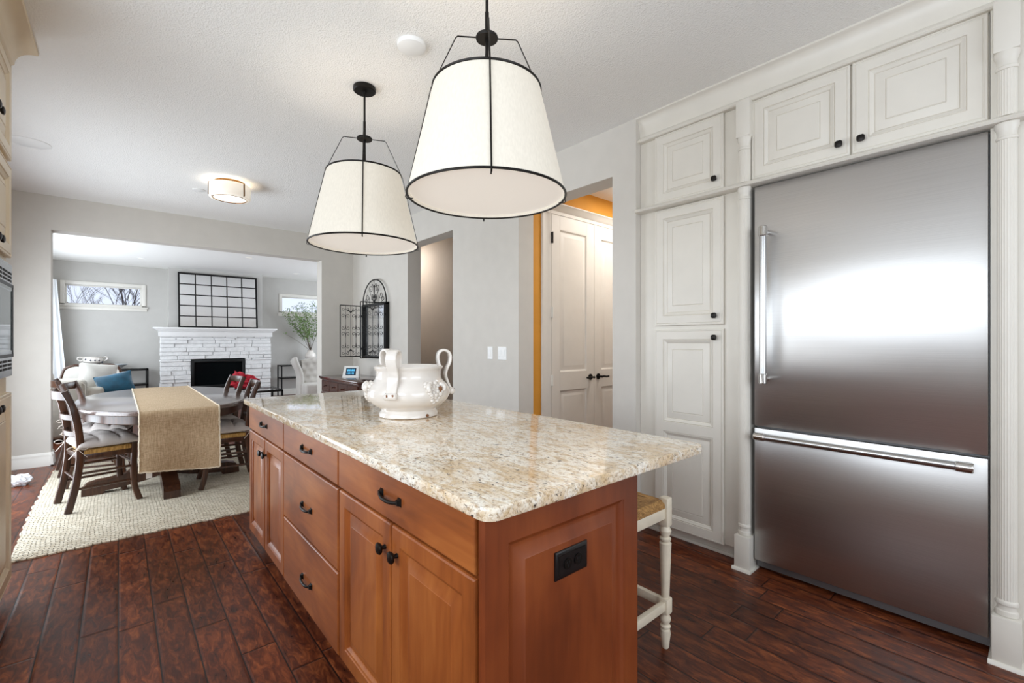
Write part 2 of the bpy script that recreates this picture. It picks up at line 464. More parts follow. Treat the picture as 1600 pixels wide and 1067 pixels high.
FXP = lambda X: (lambda a, b, d: (X+d, a, b))    # towards +X
FY = lambda Y: (lambda a, b, d: (a, Y-d, b))     # towards -Y
FYP = lambda Y: (lambda a, b, d: (a, Y+d, b))

# ------------------------------------------------------------------ the setting
CZ = 2.747; XW = 2.61; XW2 = 2.785; DY = 6.58; DY2 = 6.77; LY = 11.70; LX = -1.05; OPT = 2.41
struct('floor', MB().box(LX-0.15, 5.4, -2.7, LY+0.2, -0.06, 0.0), M_floor, 'dark hand-scraped plank floor')
struct('ceiling', MB().box(LX-0.15, 5.4, -2.7, LY+0.2, CZ, CZ+0.1), M_ceil, 'white textured ceiling')
w = MB()
w.box(XW, 3.34, 1.755, 1.945, 0, CZ); w.box(XW, XW2, 2.93, 3.95, 0, CZ); w.box(XW, XW2, 4.92, DY2, 0, CZ)
w.box(XW, XW2, 1.945, 2.93, OPT, CZ); w.box(XW, XW2, 3.95, 4.92, OPT, CZ)
struct('wall_right', w, M_wall, 'greige wall with two tall cased openings')
w = MB(); w.box(2.70, 3.30, -2.7, 0.030, 0, CZ)
struct('wall_cabinet', w, M_wall, 'beige wall beside the refrigerator')
struct('wall_niche', MB().box(3.30, 3.40, -0.1, 1.755, 0, CZ), M_wall, 'wall behind the cabinets')
w = MB(); w.box(LX-0.1, -0.52, DY, DY2, 0, CZ); w.box(2.158, XW, DY, DY2, 0, CZ); w.box(-0.52, 2.158, DY, DY2, 2.40, CZ); w.box(XW2, 5.4, DY, DY2, 0, CZ)
struct('wall_dining', w, M_wall, 'greige wall with the wide opening to the living room')
def wall_x(x0, x1, ys, ye, holes):
    m = MB(); y = ys
    for a, b, z0, z1 in holes:
        m.box(x0, x1, y, a, 0, CZ)
        if z0 > 0: m.box(x0, x1, a, b, 0, z0)
        m.box(x0, x1, a, b, z1, CZ); y = b
    m.box(x0, x1, y, ye, 0, CZ); return m
struct('wall_left', wall_x(LX-0.12, LX, -2.7, LY, [(-0.9, 2.35, 1.03, 2.33), (3.9, 6.1, 0.0, 2.12), (7.5, 10.9, 0.4, 2.3)]), M_wall, 'outer wall with the daylight windows')
w = MB()
xs = LX-0.1
for a, b, z0, z1 in [(-0.755, 0.365, 1.945, 2.335), (2.915, 4.0, 1.945, 2.335)]:
    w.box(xs, a, LY, LY+0.16, 0, CZ); w.box(a, b, LY, LY+0.16, 0, z0); w.box(a, b, LY, LY+0.16, z1, CZ); xs = b
w.box(xs, 5.4, LY, LY+0.16, 0, CZ); w.box(0.76, 2.45, 11.42, LY, 0, CZ)
struct('wall_fireplace', w, M_wall_liv, 'pale grey fireplace wall of the living room')
struct('wall_living', wall_x(5.0, 5.12, DY2, LY, [(8.2, 10.8, 0.55, 2.25)]), M_wall_liv, 'right wall of the living room')
w = MB(); w.box(LX-0.1, -0.6, -2.7, -2.6, 0, CZ); w.box(2.2, 2.72, -2.7, -2.6, 0, CZ); w.box(-0.6, 2.2, -2.7, -2.6, 0, 0.6); w.box(-0.6, 2.2, -2.7, -2.6, 2.4, CZ)
struct('wall_back', w, M_wall, 'wall behind the kitchen')
w = MB(); w.box(XW2, 5.4, 2.97, 3.08, 0, CZ)
struct('wall_hall', w, M_orange, 'ochre painted hall wall around the double doors')
w = MB(); w.box(3.34, 5.4, 1.84, 1.945, 0, CZ); w.box(5.2, 5.32, 1.945, 2.97, 0, CZ)
struct('wall_hallway', w, M_wall, 'hall walls out of sight behind the pantry')
w = MB(); w.box(3.46, 3.56, 3.10, DY, 0, CZ); w.box(XW2, 3.56, 3.08, 3.10, 0, CZ)
struct('wall_passage', w, M_taupe, 'taupe wall inside the farther opening')
BASE = [(0, 0), (0.020, 0), (0.020, 0.010), (0.016, 0.085), (0.012, 0.095), (0.014, 0.105), (0.012, 0.118), (0.006, 0.130), (0, 0.135)]
def baseboard(name, runs):
    m = MB()
    for kind, c, s0, s1 in runs:
        if kind == '-y': m.ngon_prism(BASE, lambda a, b, c=c, s0=s0: (s0, c-a, b), lambda a, b, c=c, s1=s1: (s1, c-a, b))
        if kind == '-x': m.ngon_prism(BASE, lambda a, b, c=c, s0=s0: (c-a, s0, b), lambda a, b, c=c, s1=s1: (c-a, s1, b))
        if kind == '+x': m.ngon_prism(BASE, lambda a, b, c=c, s0=s0: (c+a, s0, b), lambda a, b, c=c, s1=s1: (c+a, s1, b))
    struct(name, m, M_trim, 'white baseboard')
baseboard('baseboard_dining', [('-y', DY, LX, -0.50), ('+x', -0.52, DY-0.02, DY2), ('-y', DY, 2.14, XW), ('-x', 2.158, DY-0.02, DY2)])
baseboard('baseboard_right', [('-x', XW, 1.755, 1.945), ('-x', XW, 2.93, 3.95), ('-x', XW, 4.92, DY), ('-x', 2.70, -2.6, 0.03)])
baseboard('baseboard_living', [('-y', LY, LX, 0.6), ('-y', LY, 2.6, 5.0)])

# crown and belt mouldings over the cabinet run
def ex_y(prof, y0, y1, mb=None):
    m = mb or MB(); m.ngon_prism(prof, lambda a, b: (a, y0, b), lambda a, b: (a, y1, b)); return m
cr = [(2.70, CZ), (2.607, CZ), (2.607, 2.738)]
for i in range(9):
    a = i/8*PI/2
    cr.append((2.612+0.045*math.sin(a), 2.734-0.108*(1-math.cos(a))))
cr += [(2.650, 2.622), (2.642, 2.616), (2.638, 2.606), (2.628, 2.600), (2.626, 2.592), (2.632, 2.586), (2.70, 2.586)]
struct('trim_1', ex_y(cr, 0.0, 1.755), M_cab, 'white crown moulding above the tall cabinets')
rl = [(2.70, 2.112), (2.612, 2.112), (2.598, 2.116), (2.592, 2.125), (2.598, 2.134), (2.612, 2.140), (2.70, 2.140)]
struct('trim_2', ex_y(rl, 0.0, 1.755), M_cab, 'white belt moulding between the cabinet rows')

# ------------------------------------------------------------------ cabinet doors, knobs, pulls
P_WHITE = [(0, 0), (0, 0.015), (0.003, 0.019), (0.009, 0.020), (0.011, 0.017), (0.014, 0.017), (0.017, 0.020), (0.060, 0.020), (0.062, 0.016),
           (0.064, 0.016), (0.067, 0.018), (0.073, 0.013), (0.080, 0.010), (0.083, 0.006), (0.086, 0.006), (0.092, 0.008), (0.122, 0.015), (0.124, 0.013), (0.126, 0.013), (0.129, 0.016)]
G_WHITE = {8: 1, 13: 1, 17: 1}
P_WOOD = [(0, 0), (0, 0.014), (0.002, 0.018), (0.006, 0.021), (0.052, 0.021), (0.054, 0.018), (0.060, 0.016), (0.066, 0.010), (0.070, 0.008), (0.078, 0.009), (0.104, 0.017), (0.106, 0.018)]
def knob(M, a, b, door, mat=M_black):
    m = MB()
    def ring(r, d, n=12, sq=0.0):
        out = []
        for i in range(n):
            t = 2*PI*i/n; c, s_ = math.cos(t), math.sin(t)
            k = r/((abs(c)**(2+sq)+abs(s_)**(2+sq))**(1/(2+sq)))
            out.append(m._v(M(a+k*c, b+k*s_, d)))
        return out
    R = [ring(0.009, 0.018), ring(0.006, 0.026), ring(0.006, 0.032), ring(0.014, 0.036, sq=3), ring(0.0165, 0.041, sq=3), ring(0.015, 0.046, sq=3), ring(0.007, 0.049, sq=3)]
    for i in range(len(R)-1):
        for j in range(12): m.face((R[i][j], R[i][(j+1) % 12], R[i+1][(j+1) % 12], R[i+1][j]))
    m.face(R[0][::-1]); m.face(R[-1])
    return m.build('knob', mat, door, 50)
def bail_pull(M, a, b, drawer, half=0.058, dip=0.006):
    """arched bar pull lying along a"""
    m = MB(); pts = []
    for i in range(13):
        t = -1+2*i/12
        pts.append(M(a+half*1.06*t, b-dip*(1-t*t), 0.024+0.016*(1-abs(t)**4)))
    m.tube(pts, 0.0052, 8, scales=[0.8+0.3*math.sin(PI*i/12) for i in range(13)])
    for s_ in (-1, 1):
        c = (a+s_*half, b)
        m.loops(c[0]-0.011, c[0]+0.011, c[1]-0.013, c[1]+0.013, [(0, 0.020), (0, 0.023), (0.004, 0.027), (0.006, 0.034)], M)
    return m.build('pull_handle', M_black, drawer, 50)
def door_of(parent, name, M, a0, a1, b0, b1, prof, mats, mis=None, splits=None):
    m = MB()
    if not splits: m.loops(a0, a1, b0, b1, prof, M, mis=mis)
    else:   # one frame with two fields
        k = 8
        m.loops(a0, a1, b0, b1, [p for p in prof[:6]] + [(0.016, 0.002)], M, mis=mis)
        zs = [b0+0.06] + splits + [b1-0.06]
        def slab(p0, p1, q0, q1):
            m.loops(p0, p1, q0, q1, [(0, 0.0), (0, 0.020)], M)
        slab(a0+0.012, a0+0.060, b0+0.012, b1-0.012); slab(a1-0.060, a1-0.012, b0+0.012, b1-0.012)
        slab(a0+0.060, a1-0.060, b0+0.012, zs[0]); slab(a0+0.060, a1-0.060, zs[1], zs[2]); slab(a0+0.060, a1-0.060, zs[3], b1-0.012)
        pr = [(0, 0.001)] + [(i-0.060, d) for i, d in prof[7:]]; mi2 = {i-6: v for i, v in (mis or {}).items() if i >= 7}
        for q0, q1 in ((zs[0], zs[1]), (zs[2], zs[3])): m.loops(a0+0.060, a1-0.060, q0, q1, pr, M, mis=mi2)
    return m.build(name, mats, parent, 25)

# tall pantry cabinet
CM = [M_cab, M_glaze]
XF = 2.665
t = thing('pantry_cabinet', (2.9, 1.43, 0), 'tall antique-white pantry cabinet with three stacked doors beside the refrigerator', 'cabinet')
m = MB().box(XF, 3.29, 1.113, 1.753, 0.085, 2.585); m.box(XF-0.004, XF, 1.113, 1.188, 0.085, 2.585, 0.001); m.build('carcass', M_cab, t)
m = MB().box(2.72, 3.29, 1.113, 1.753, 0.0, 0.085); m.box(2.705, 2.72, 1.113, 1.753, 0, 0.020, 0.004); m.build('toe_kick', M_cab, t)
M = FX(XF)
for b0, b1, kb, sp in ((2.147, 2.586, 2.211, None), (1.360, 2.106, 1.412, None), (0.080, 1.334, 1.284, [0.69, 0.75])):
    d = door_of(t, 'door', M, 1.191, 1.637, b0, b1, P_WHITE, CM, G_WHITE, sp)
    knob(M, 1.238, kb, d)
# cabinet above the refrigerator
t = thing('bridge_cabinet', (2.9, 0.58, 2.15), 'antique-white two-door cabinet above the stainless refrigerator', 'cabinet')
MB().box(XF, 3.29, 0.127, 1.037, 2.142, 2.585).build('carcass', M_cab, t)
for a0, a1, ka in ((0.589, 1.037, 0.630), (0.131, 0.581, 0.543)):
    d = door_of(t, 'door', M, a0, a1, 2.151, 2.586, P_WHITE, CM, G_WHITE); knob(M, ka, 2.212, d)
# fluted pilasters on each side of the refrigerator
def pilaster(yc, label, back0=0.045):
    t = thing('pilaster', (2.635, yc, 0), label, 'pilaster', None)
    flute = lambda a, r, z: r*(1-0.055*(0.5+0.5*math.cos((a-PI)*22)))
    hw = 0.036
    m = MB(); m.box(2.645, 3.0, yc-back0, yc+0.045, 0.0, 2.585); m.box(2.627, 2.646, yc-0.027, yc+0.034, 0.18, 2.40); m.box(2.60, 2.66, yc-hw, yc+hw, 2.39, 2.592, 0.002); m.build('backing_stile', M_cab, t)
    m = MB(); m.box(2.588, 2.70, yc-hw-0.004, yc+hw+0.004, 0.0, 0.190, 0.002)
    m.ngon_prism([(0, 0), (0.012, 0), (0.010, 0.010), (0.004, 0.016), (0, 0.016)], lambda a, b: (2.588-a, yc-hw-0.014, b), lambda a, b: (2.588-a, yc+hw+0.014, b))
    m.box(2.588, 2.70, yc-hw-0.014, yc+hw+0.014, 0, 0.012, 0.002); m.build('plinth', M_cab, t)
    def half(prof, name, flt=None, seg=44):
        m = MB().lathe([(r*0.80, z) for r, z in prof], (0, 0), seg, PI/2, 3*PI/2, flt)
        for v in m.bm.verts: v.co.x = 2.628+v.co.x*0.80; v.co.y += yc
        m.build(name, M_cab, t, 30)
    half([(0.030, 0.19), (0.041, 0.192), (0.043, 0.201), (0.041, 0.210), (0.036, 0.214), (0.034, 0.224), (0.036, 0.232), (0.041, 0.235), (0.042, 0.242), (0.039, 0.249), (0.036, 0.252), (0.03, 0.254)], 'base_moulding', None, 24)
    half([(0.036, 0.252), (0.036, 2.050)], 'lower_shaft', flute, 132)
    half([(0.03, 2.046), (0.039, 2.048), (0.040, 2.056), (0.036, 2.060), (0.035, 2.072), (0.038, 2.086), (0.044, 2.096), (0.044, 2.112), (0.03, 2.112)], 'lower_capital', None, 24)
    half([(0.036, 2.140), (0.036, 2.322)], 'upper_shaft', flute, 132)
    half([(0.03, 2.318), (0.040, 2.320), (0.041, 2.330), (0.036, 2.335), (0.036, 2.350), (0.040, 2.364), (0.045, 2.374), (0.045, 2.391), (0.03, 2.391)], 'upper_capital', None, 24)
pilaster(1.066, 'white fluted half-column between the pantry doors and the refrigerator', 0.027)
pilaster(0.080, 'white fluted half-column at the outer edge of the refrigerator, by the beige wall')

# ------------------------------------------------------------------ refrigerator
t = thing('refrigerator', (2.95, 0.58, 0), 'wide stainless steel refrigerator with bottom freezer drawer, built into white cabinets', 'refrigerator')
MB().box(2.68, 3.28, 0.128, 1.020, 0.02, 2.108).build('case', M_greysteel, t)
m = MB().box(2.640, 2.682, 0.131, 1.019, 0.800, 2.104, 0.003); d = m.build('refrigerator_door', M_steel, t)
m2 = MB().box(2.640, 2.682, 0.131, 1.019, 0.068, 0.788, 0.003); f = m2.build('freezer_drawer', M_steel, t)
def bar(p0, p1, parent, axis):
    m = MB(); v0, v1 = Vector(p0), Vector(p1); u = (v1-v0).normalized(); L = (v1-v0).length
    m.tube([v0+u*0.03, v1-u*0.03], 0.0172, 20); o = m.build('handle', M_steel2, parent)
    for q, s_ in ((v0, 1), (v1, -1)):
        m = MB(); m.tube([q, q+u*s_*0.004, q+u*s_*0.050, q+u*s_*0.054], 0.0212, 20, scales=[0.85, 1, 1, 0.85])
        c = q+u*s_*0.024; m.tube([c, (2.642, c.y, c.z)], 0.0125, 12); m.build('handle_ferrule', M_chrome, o)
bar((2.585, 0.955, 1.035), (2.585, 0.955, 1.872), d, 2)
bar((2.585, 0.168, 0.752), (2.585, 1.000, 0.752), f, 1)
MB().box(2.695, 2.72, 0.131, 1.019, 0.016, 0.066, 0.002).build('toe_grille', M_steel2, t)

# ------------------------------------------------------------------ kitchen island
IX, IE = 0.612, 0.800
t = thing('kitchen_island', (0.9, 2.0, 0), 'cherry-stained kitchen island cabinet with black pulls under a granite slab', 'island')
m = MB(); m.box(0.635, 1.205, 0.822, 3.195, 0.10, 0.873); m.build('carcass', M_wood_v, t)
MB().box(0.70, 1.205, 0.83, 3.19, 0.0, 0.10).build('toe_kick', M_wood_shaded, t)
M = FX(0.635)
DR = [(0, 0), (0, 0.017), (0.002, 0.021), (0.005, 0.023)]
def drawer(a0, a1, b0, b1, pb=None):
    o = MB().loops(a0, a1, b0, b1, DR, M).build('drawer', M_wood_h, t, 25); bail_pull(M, (a0+a1)/2, pb or (b0+b1)/2, o); return o
DB = 0.726
drawer(2.424, 3.193, DB, 0.868); drawer(1.690, 2.416, DB, 0.868); drawer(0.838, 1.682, DB, 0.868)
drawer(1.690, 2.416, 0.412, 0.716, 0.548); drawer(1.690, 2.416, 0.100, 0.404, 0.232)
for a0, a1, ka in ((2.810, 3.193, 2.848), (2.424, 2.804, 2.768), (1.264, 1.682, 1.300), (0.838, 1.258, 1.222)):
    o = MB().loops(a0, a1, 0.10, 0.716, P_WOOD, M).build('door', M_wood_v, t, 25); knob(M, ka, 0.636, o)
# raised end panel with black receptacle
P_END = [(0, 0), (0, 0.010), (0.003, 0.014), (0.006, 0.016), (0.074, 0.016), (0.076, 0.013), (0.082, 0.010), (0.088, 0.003), (0.092, 0.002), (0.100, 0.003), (0.128, 0.012), (0.130, 0.013)]
e = MB().loops(0.609, 1.207, 0.0, 0.868, P_END, FY(0.818)).build('end_panel', M_wood_shaded, t, 25)
m = MB().loops(0.838, 0.962, 0.650, 0.722, [(0, 0.012), (0, 0.017), (0.003, 0.019), (0.010, 0.019), (0.011, 0.021), (0.012, 0.021)], FY(0.818))
oc = m.build('electrical_receptacle', M_blackp, e); oc['label'] = 'black horizontal double receptacle'
for xc in (0.880, 0.920):
    m = MB(); m.tube([(xc, 0.797, 0.686), (xc, 0.7945, 0.686)], 0.0145, 18)
    for dx, dz in ((-0.004, 0.004), (0.004, 0.004), (0, -0.006)): m.box(xc+dx-0.0012, xc+dx+0.0012, 0.7935, 0.796, 0.686+dz-0.003, 0.686+dz+0.003, mi=1)
    m.build('socket', [M_black, M_blackslot], oc)
# granite slab: rounded corners and an eased edge
def slab_outline(x0, x1, y0, y1, r, ins, n=8):
    return [(p[0]+(x0+x1)/2, p[1]+(y0+y1)/2) for p in rrect(x1-x0-2*ins, y1-y0-2*ins, max(r-ins, 0.002), n)]
m = MB(); rings = []
for ins, z in ((0.006, 0.874), (0.001, 0.877), (0.0, 0.881), (0.0, 0.900), (0.001, 0.904), (0.003, 0.9056), (0.006, 0.906)):
    rings.append([m._v((x, y, z)) for x, y in slab_outline(0.583, 1.535, 0.752, 3.225, 0.035, ins)])
for a, b in zip(rings, rings[1:]):
    for j in range(len(a)): m.face((a[j], a[(j+1) % len(a)], b[(j+1) % len(a)], b[j]))
m.face(rings[0][::-1]); m.face(rings[-1])
tag(m.build('island_countertop', M_granite), 'polished cream granite countertop with brown specks on the cherry island', 'countertop')

# ------------------------------------------------------------------ ceramic urn on the island
UC = (1.056, 1.981); UZ = 0.906
t = thing('urn', (UC[0], UC[1], UZ), 'white glazed ceramic urn with looped ribbon handles standing on the granite counter', 'urn')
prof = [(0.0, 0.0), (0.130, 0.0), (0.137, 0.004), (0.137, 0.016), (0.130, 0.026), (0.125, 0.034), (0.138, 0.044), (0.164, 0.060), (0.186, 0.082), (0.197, 0.106), (0.194, 0.130), (0.180, 0.152), (0.163, 0.168),
        (0.155, 0.177), (0.153, 0.190), (0.153, 0.214), (0.157, 0.222), (0.162, 0.227), (0.163, 0.235), (0.157, 0.239), (0.149, 0.235), (0.144, 0.225), (0.144, 0.19), (0.17, 0.15), (0.18, 0.11), (0.16, 0.065), (0.10, 0.045), (0.0, 0.04)]
bdy = MB().lathe(prof, UC, 56, z0=UZ).weld().build('body', M_ceramic, t, 60)
cam_az = math.atan2(-UC[1], -UC[0])
for k in range(3):
    az = cam_az - math.radians(22) + math.radians(120)*k
    ca, sa = math.cos(az), math.sin(az)
    P = lambda r, z: (UC[0]+r*ca, UC[1]+r*sa, UZ+z)
    pts = bez([P(0.150, 0.226), P(0.140, 0.270), P(0.146, 0.300), P(0.166, 0.312), P(0.190, 0.304), P(0.202, 0.282), P(0.198, 0.250), P(0.184, 0.220), P(0.178, 0.190), P(0.188, 0.155), P(0.204, 0.120)], 5)
    MB().sweep(pts, rrect(0.050, 0.012, 0.005, 2), (-sa, ca, 0)).build('handle', M_ceramic, t, 50)
    m = MB(); T = Vector((-sa, ca, 0))
    c = Vector(P(0.206, 0.112)); m.tube([c-T*0.029, c-T*0.025, c+T*0.025, c+T*0.029], 0.016, 12, scales=[0.7, 1, 1, 0.7])
    o = m.build('handle_scroll', M_ceramic, t, 50)
    m = MB(); c2 = Vector(P(0.219, 0.116)); m.blob(c2-T*0.012, (0.006, 0.008, 0.010), 1, lambda p: 1+0.3*random.uniform(-1, 1)); m.blob(c2+T*0.016, (0.005, 0.006, 0.008), 1, lambda p: 1+0.3*random.uniform(-1, 1))
    m.build('glaze_chip', M_chip, o)
    # grape-bunch relief half way to the next handle
    a2 = az + math.radians(60); c2_, s2 = math.cos(a2), math.sin(a2); T2 = Vector((-s2, c2_, 0))
    m = MB(); rnd = random.Random(5+k)
    for z, wd, n in ((0.160, 0.040, 4), (0.148, 0.046, 5), (0.136, 0.040, 4), (0.124, 0.032, 4), (0.112, 0.026, 3), (0.100, 0.020, 3), (0.088, 0.014, 2), (0.077, 0.004, 1)):
        rr = {0.160: 0.179, 0.148: 0.188, 0.136: 0.195, 0.124: 0.200, 0.112: 0.202}.get(z, 0.202-0.55*max(0, 0.106-z))
        rr -= 0.007
        for i in range(n):
            o_ = (i/(max(n-1, 1))-0.5)*2*wd if n > 1 else 0
            c = Vector((UC[0]+rr*c2_, UC[1]+rr*s2, UZ+z)) + T2*o_ + Vector((0, 0, rnd.uniform(-.003, .003)))
            r = rnd.uniform(0.010, 0.0135); m.blob(c, (r, r, r), 1)
    for sgn in (-1, 1):
        lf = bez([Vector((UC[0]+0.186*c2_, UC[1]+0.186*s2, UZ+0.162))+T2*sgn*0.030, Vector((UC[0]+0.200*c2_, UC[1]+0.200*s2, UZ+0.148))+T2*sgn*0.046, Vector((UC[0]+0.202*c2_, UC[1]+0.202*s2, UZ+0.126))+T2*sgn*0.040], 4)
        m.tube(lf, 0.010, 8, scales=[0.6]+[1.1]*(len(lf)-2)+[0.4])
    rel = m.build('grape_relief', M_ceramic, t, 60)
    m = MB(); m.blob(Vector((UC[0]+0.203*c2_, UC[1]+0.203*s2, UZ+0.138))+T2*0.022, (0.008, 0.008, 0.013), 1, lambda p: 1+0.25*rnd.uniform(-1, 1)); m.build('glaze_chip', M_chip, rel)
m = MB(); a3 = cam_az+math.radians(38); m.blob((UC[0]+0.136*math.cos(a3), UC[1]+0.136*math.sin(a3), UZ+0.012), (0.010, 0.010, 0.008), 1); m.build('foot_chip', M_chip, t)

# ------------------------------------------------------------------ bar stool
t = thing('bar_stool', (1.53, 1.18, 0), 'cream painted counter stool with turned legs and rush seat beside the island', 'stool')
LEG = [(0.0, 0.0), (0.012, 0.0), (0.015, 0.006), (0.017, 0.030), (0.021, 0.060), (0.019, 0.075), (0.014, 0.080), (0.020, 0.086), (0.021, 0.092), (0.014, 0.099), (0.020, 0.112), (0.022, 0.124), (0.015, 0.140), (0.016, 0.146)]
LEG2 = [(0.014, 0.205), (0.016, 0.212), (0.019, 0.300), (0.023, 0.410), (0.024, 0.432), (0.016, 0.437), (0.022, 0.444), (0.023, 0.452), (0.015, 0.458), (0.021, 0.470), (0.024, 0.484), (0.016, 0.502), (0.018, 0.506)]
SX0, SX1, SY0, SY1 = 1.360, 1.705, 1.005, 1.350
for x in (SX0, SX1):
    for y in (SY0, SY1):
        m = MB(); m.lathe(LEG, (x, y), 18).lathe(LEG2, (x, y), 18)
        m.box(x-0.021, x+0.021, y-0.021, y+0.021, 0.143, 0.208, 0.006); m.box(x-0.020, x+0.020, y-0.020, y+0.020, 0.503, 0.620, 0.005); m.build('leg', M_stoolpaint, t)
m = MB()
for y in (SY0, SY1): m.box(SX0, SX1, y-0.011, y+0.011, 0.160, 0.195, 0.003)
for x in (SX0, SX1): m.box(x-0.011, x+0.011, SY0, SY1, 0.165, 0.200, 0.003)
m.build('stretcher', M_stoolpaint, t)
m = MB()
for y in (SY0, SY1): m.box(SX0, SX1, y-0.010, y+0.010, 0.535, 0.580, 0.003)
for x in (SX0, SX1): m.box(x-0.010, x+0.010, SY0, SY1, 0.535, 0.580, 0.003)
m.build('seat_rail', M_stoolpaint, t)
m = MB(); xc, yc = (SX0+SX1)/2, (SY0+SY1)/2
def rush_top(u, v):
    x = (u-0.5)*2; y = (v-0.5)*2; e = max(abs(x), abs(y))
    z = 0.612 - 0.018*(1-e)**0.7 - 0.022*max(0, e-0.9)/0.1
    # cords run parallel to the nearest side
    k = abs(y) if abs(y) > abs(x) else abs(x)
    z += 0.0035*abs(math.sin(k*34+0.6*math.sin(9*x)+0.6*math.sin(8*y)))
    ex = 0.5*(SX1-SX0)+0.012; ey = 0.5*(SY1-SY0)+0.012
    return (xc+x*ex, yc+y*ey, z)
m.grid(rush_top, 60, 60); m.box(SX0-0.010, SX1+0.010, SY0-0.010, SY1+0.010, 0.572, 0.594, 0.008)
m.build('rush_seat', M_rush, t, 60)

# ------------------------------------------------------------------ pendants over the island
def pendant(x, y, rot, label):
    t = thing('pendant_light', (x, y, CZ), label, 'pendant light', 'drum pendants over the island')
    c = (x, y); RB, RT, ZB, ZT, ZH = 0.305, 0.208, 1.825, 2.238, 2.446
    MB().lathe([(0, CZ), (0.062, CZ), (0.064, CZ-0.006), (0.064, CZ-0.022), (0.058, CZ-0.027), (0.012, CZ-0.028), (0.010, CZ-0.045), (0, CZ-0.045)], c, 32).weld().build('canopy', M_black, t)
    m = MB(); m.tube([(x, y, CZ-0.03), (x, y, ZH)], 0.006, 12); m.tube([(x, y, ZH-0.02), (x, y, ZH+0.10)], 0.008, 12); m.tube([(x, y, ZH), (x, y, ZT-0.10)], 0.007, 12)
    m.build('stem', M_black, t)
    MB().lathe([(0, ZH+0.006), (0.042, ZH+0.006), (0.044, ZH), (0.042, ZH-0.006), (0, ZH-0.006)], c, 32).weld().build('hub_disc', M_black, t)
    sh = MB(); sh.lathe([(RB, ZB), (RT, ZT), (RT-0.003, ZT), (RB-0.003, ZB), (RB, ZB)], c, 72); sh.weld(); s_ = sh.build('shade', M_shade, t, 60)
    for r, z, nm in ((RB+0.001, ZB, 'bottom_ring'), (RT+0.001, ZT, 'top_ring')):
        MB().tube([(x+r*math.cos(2*PI*i/72), y+r*math.sin(2*PI*i/72), z) for i in range(72)], 0.0048, 8, closed=True).build(nm, M_black, s_)
    MB().lathe([(0, ZB+0.016), (RB-0.006, ZB+0.016), (RB-0.006, ZB+0.012), (0, ZB+0.012)], c, 64).weld().build('diffuser', M_diff, t)
    for k in range(4):
        a = rot + k*PI/2; ca, sa = math.cos(a), math.sin(a)
        P = lambda r, z: (x+r*ca, y+r*sa, z)
        MB().sweep([P(0.04, ZH), P(0.114, ZH), P(0.122, ZH-0.008), P(RT+0.008, ZT), P(RB+0.008, ZB-0.010), P(RB+0.004, ZB-0.014), P(RB-0.02, ZB-0.014)], rect(0.0062, 0.0024), (-sa, ca, 0)).build('arm_rod', M_black, t)
    for dz, en in ((0.10, 1.6), (0.28, 0.9)):
        d = bpy.data.lights.new('pendant_bulb', 'POINT'); d.energy = en; d.color = (1, 0.90, 0.78); d.shadow_soft_size = 0.05
        o = bpy.data.objects.new('pendant_bulb', d); COL.objects.link(o); o.parent = t; o.location = (0, 0, ZB+dz-CZ)
    return t
pendant(1.09, 1.410, math.radians(-35), 'nearer drum pendant, larger in view, hanging over the near half of the island')
pendant(1.09, 2.580, math.radians(-25), 'farther drum pendant, showing its black ceiling canopy, over the far half of the island')

# flush lamp, detector, ceiling speakers, downlights
t = thing('flush_ceiling_light', (0.79, 4.95, CZ), 'glowing round drum ceiling light with bronze bands above the dining table', 'ceiling light')
c = (0.79, 4.95)
MB().lathe([(0, CZ), (0.125, CZ), (0.125, CZ-0.035), (0, CZ-0.035)], c, 40).weld().build('base_pan', M_brass, t)
MB().lathe([(0.165, CZ-0.030), (0.168, CZ-0.036), (0.168, CZ-0.142), (0.160, CZ-0.152), (0.140, CZ-0.154), (0.138, CZ-0.148), (0.160, CZ-0.136), (0.160, CZ-0.032), (0.165, CZ-0.030)], c, 48).weld().build('drum_glass', M_flush, t, 50)
MB().lathe([(0, CZ-0.150), (0.132, CZ-0.150), (0.130, CZ-0.146), (0, CZ-0.146)], c, 40).weld().build('bottom_lens', M_flushb, t)
m = MB(); m.tube([(c[0]+0.137*math.cos(2*PI*i/48), c[1]+0.137*math.sin(2*PI*i/48), CZ-0.152) for i in range(48)], 0.0045, 8, closed=True)
m.build('bronze_ring', M_brass, t)
for k in range(3):
    a = math.radians(-58+120*k); ca, sa = math.cos(a), math.sin(a)
    MB().sweep([(c[0]+0.12*ca, c[1]+0.12*sa, CZ-0.028), (c[0]+0.171*ca, c[1]+0.171*sa, CZ-0.030), (c[0]+0.172*ca, c[1]+0.172*sa, CZ-0.140), (c[0]+0.14*ca, c[1]+0.14*sa, CZ-0.155)], rect(0.012, 0.004), (-sa, ca, 0)).build('bracket', M_brass, t)
d = bpy.data.lights.new('flush_bulb', 'POINT'); d.energy = 3.5; d.color = (1, 0.88, 0.72); d.shadow_soft_size = 0.04
o = bpy.data.objects.new('flush_bulb', d); COL.objects.link(o); o.location = (0.79, 4.95, CZ-0.085)
m = MB().lathe([(0, CZ), (0.070, CZ), (0.072, CZ-0.006), (0.068, CZ-0.020), (0.050, CZ-0.026), (0, CZ-0.028)], (1.11, 2.05), 36).weld()
tag(m.build('smoke_detector', M_white_pl), 'round white detector on the ceiling between the two pendants', 'detector')
m = MB().lathe([(0, CZ), (0.115, CZ), (0.116, CZ-0.003), (0.108, CZ-0.006), (0, CZ-0.0055)], (-0.50, 4.93), 40).weld()
tag(m.build('ceiling_speaker', M_white_pl), 'flush white ceiling disc near the cream oven cabinet', 'ceiling disc')
m = MB().lathe([(0, CZ), (0.055, CZ), (0.056, CZ-0.003), (0.050, CZ-0.006), (0, CZ-0.005)], (0.60, 5.39), 32).weld()
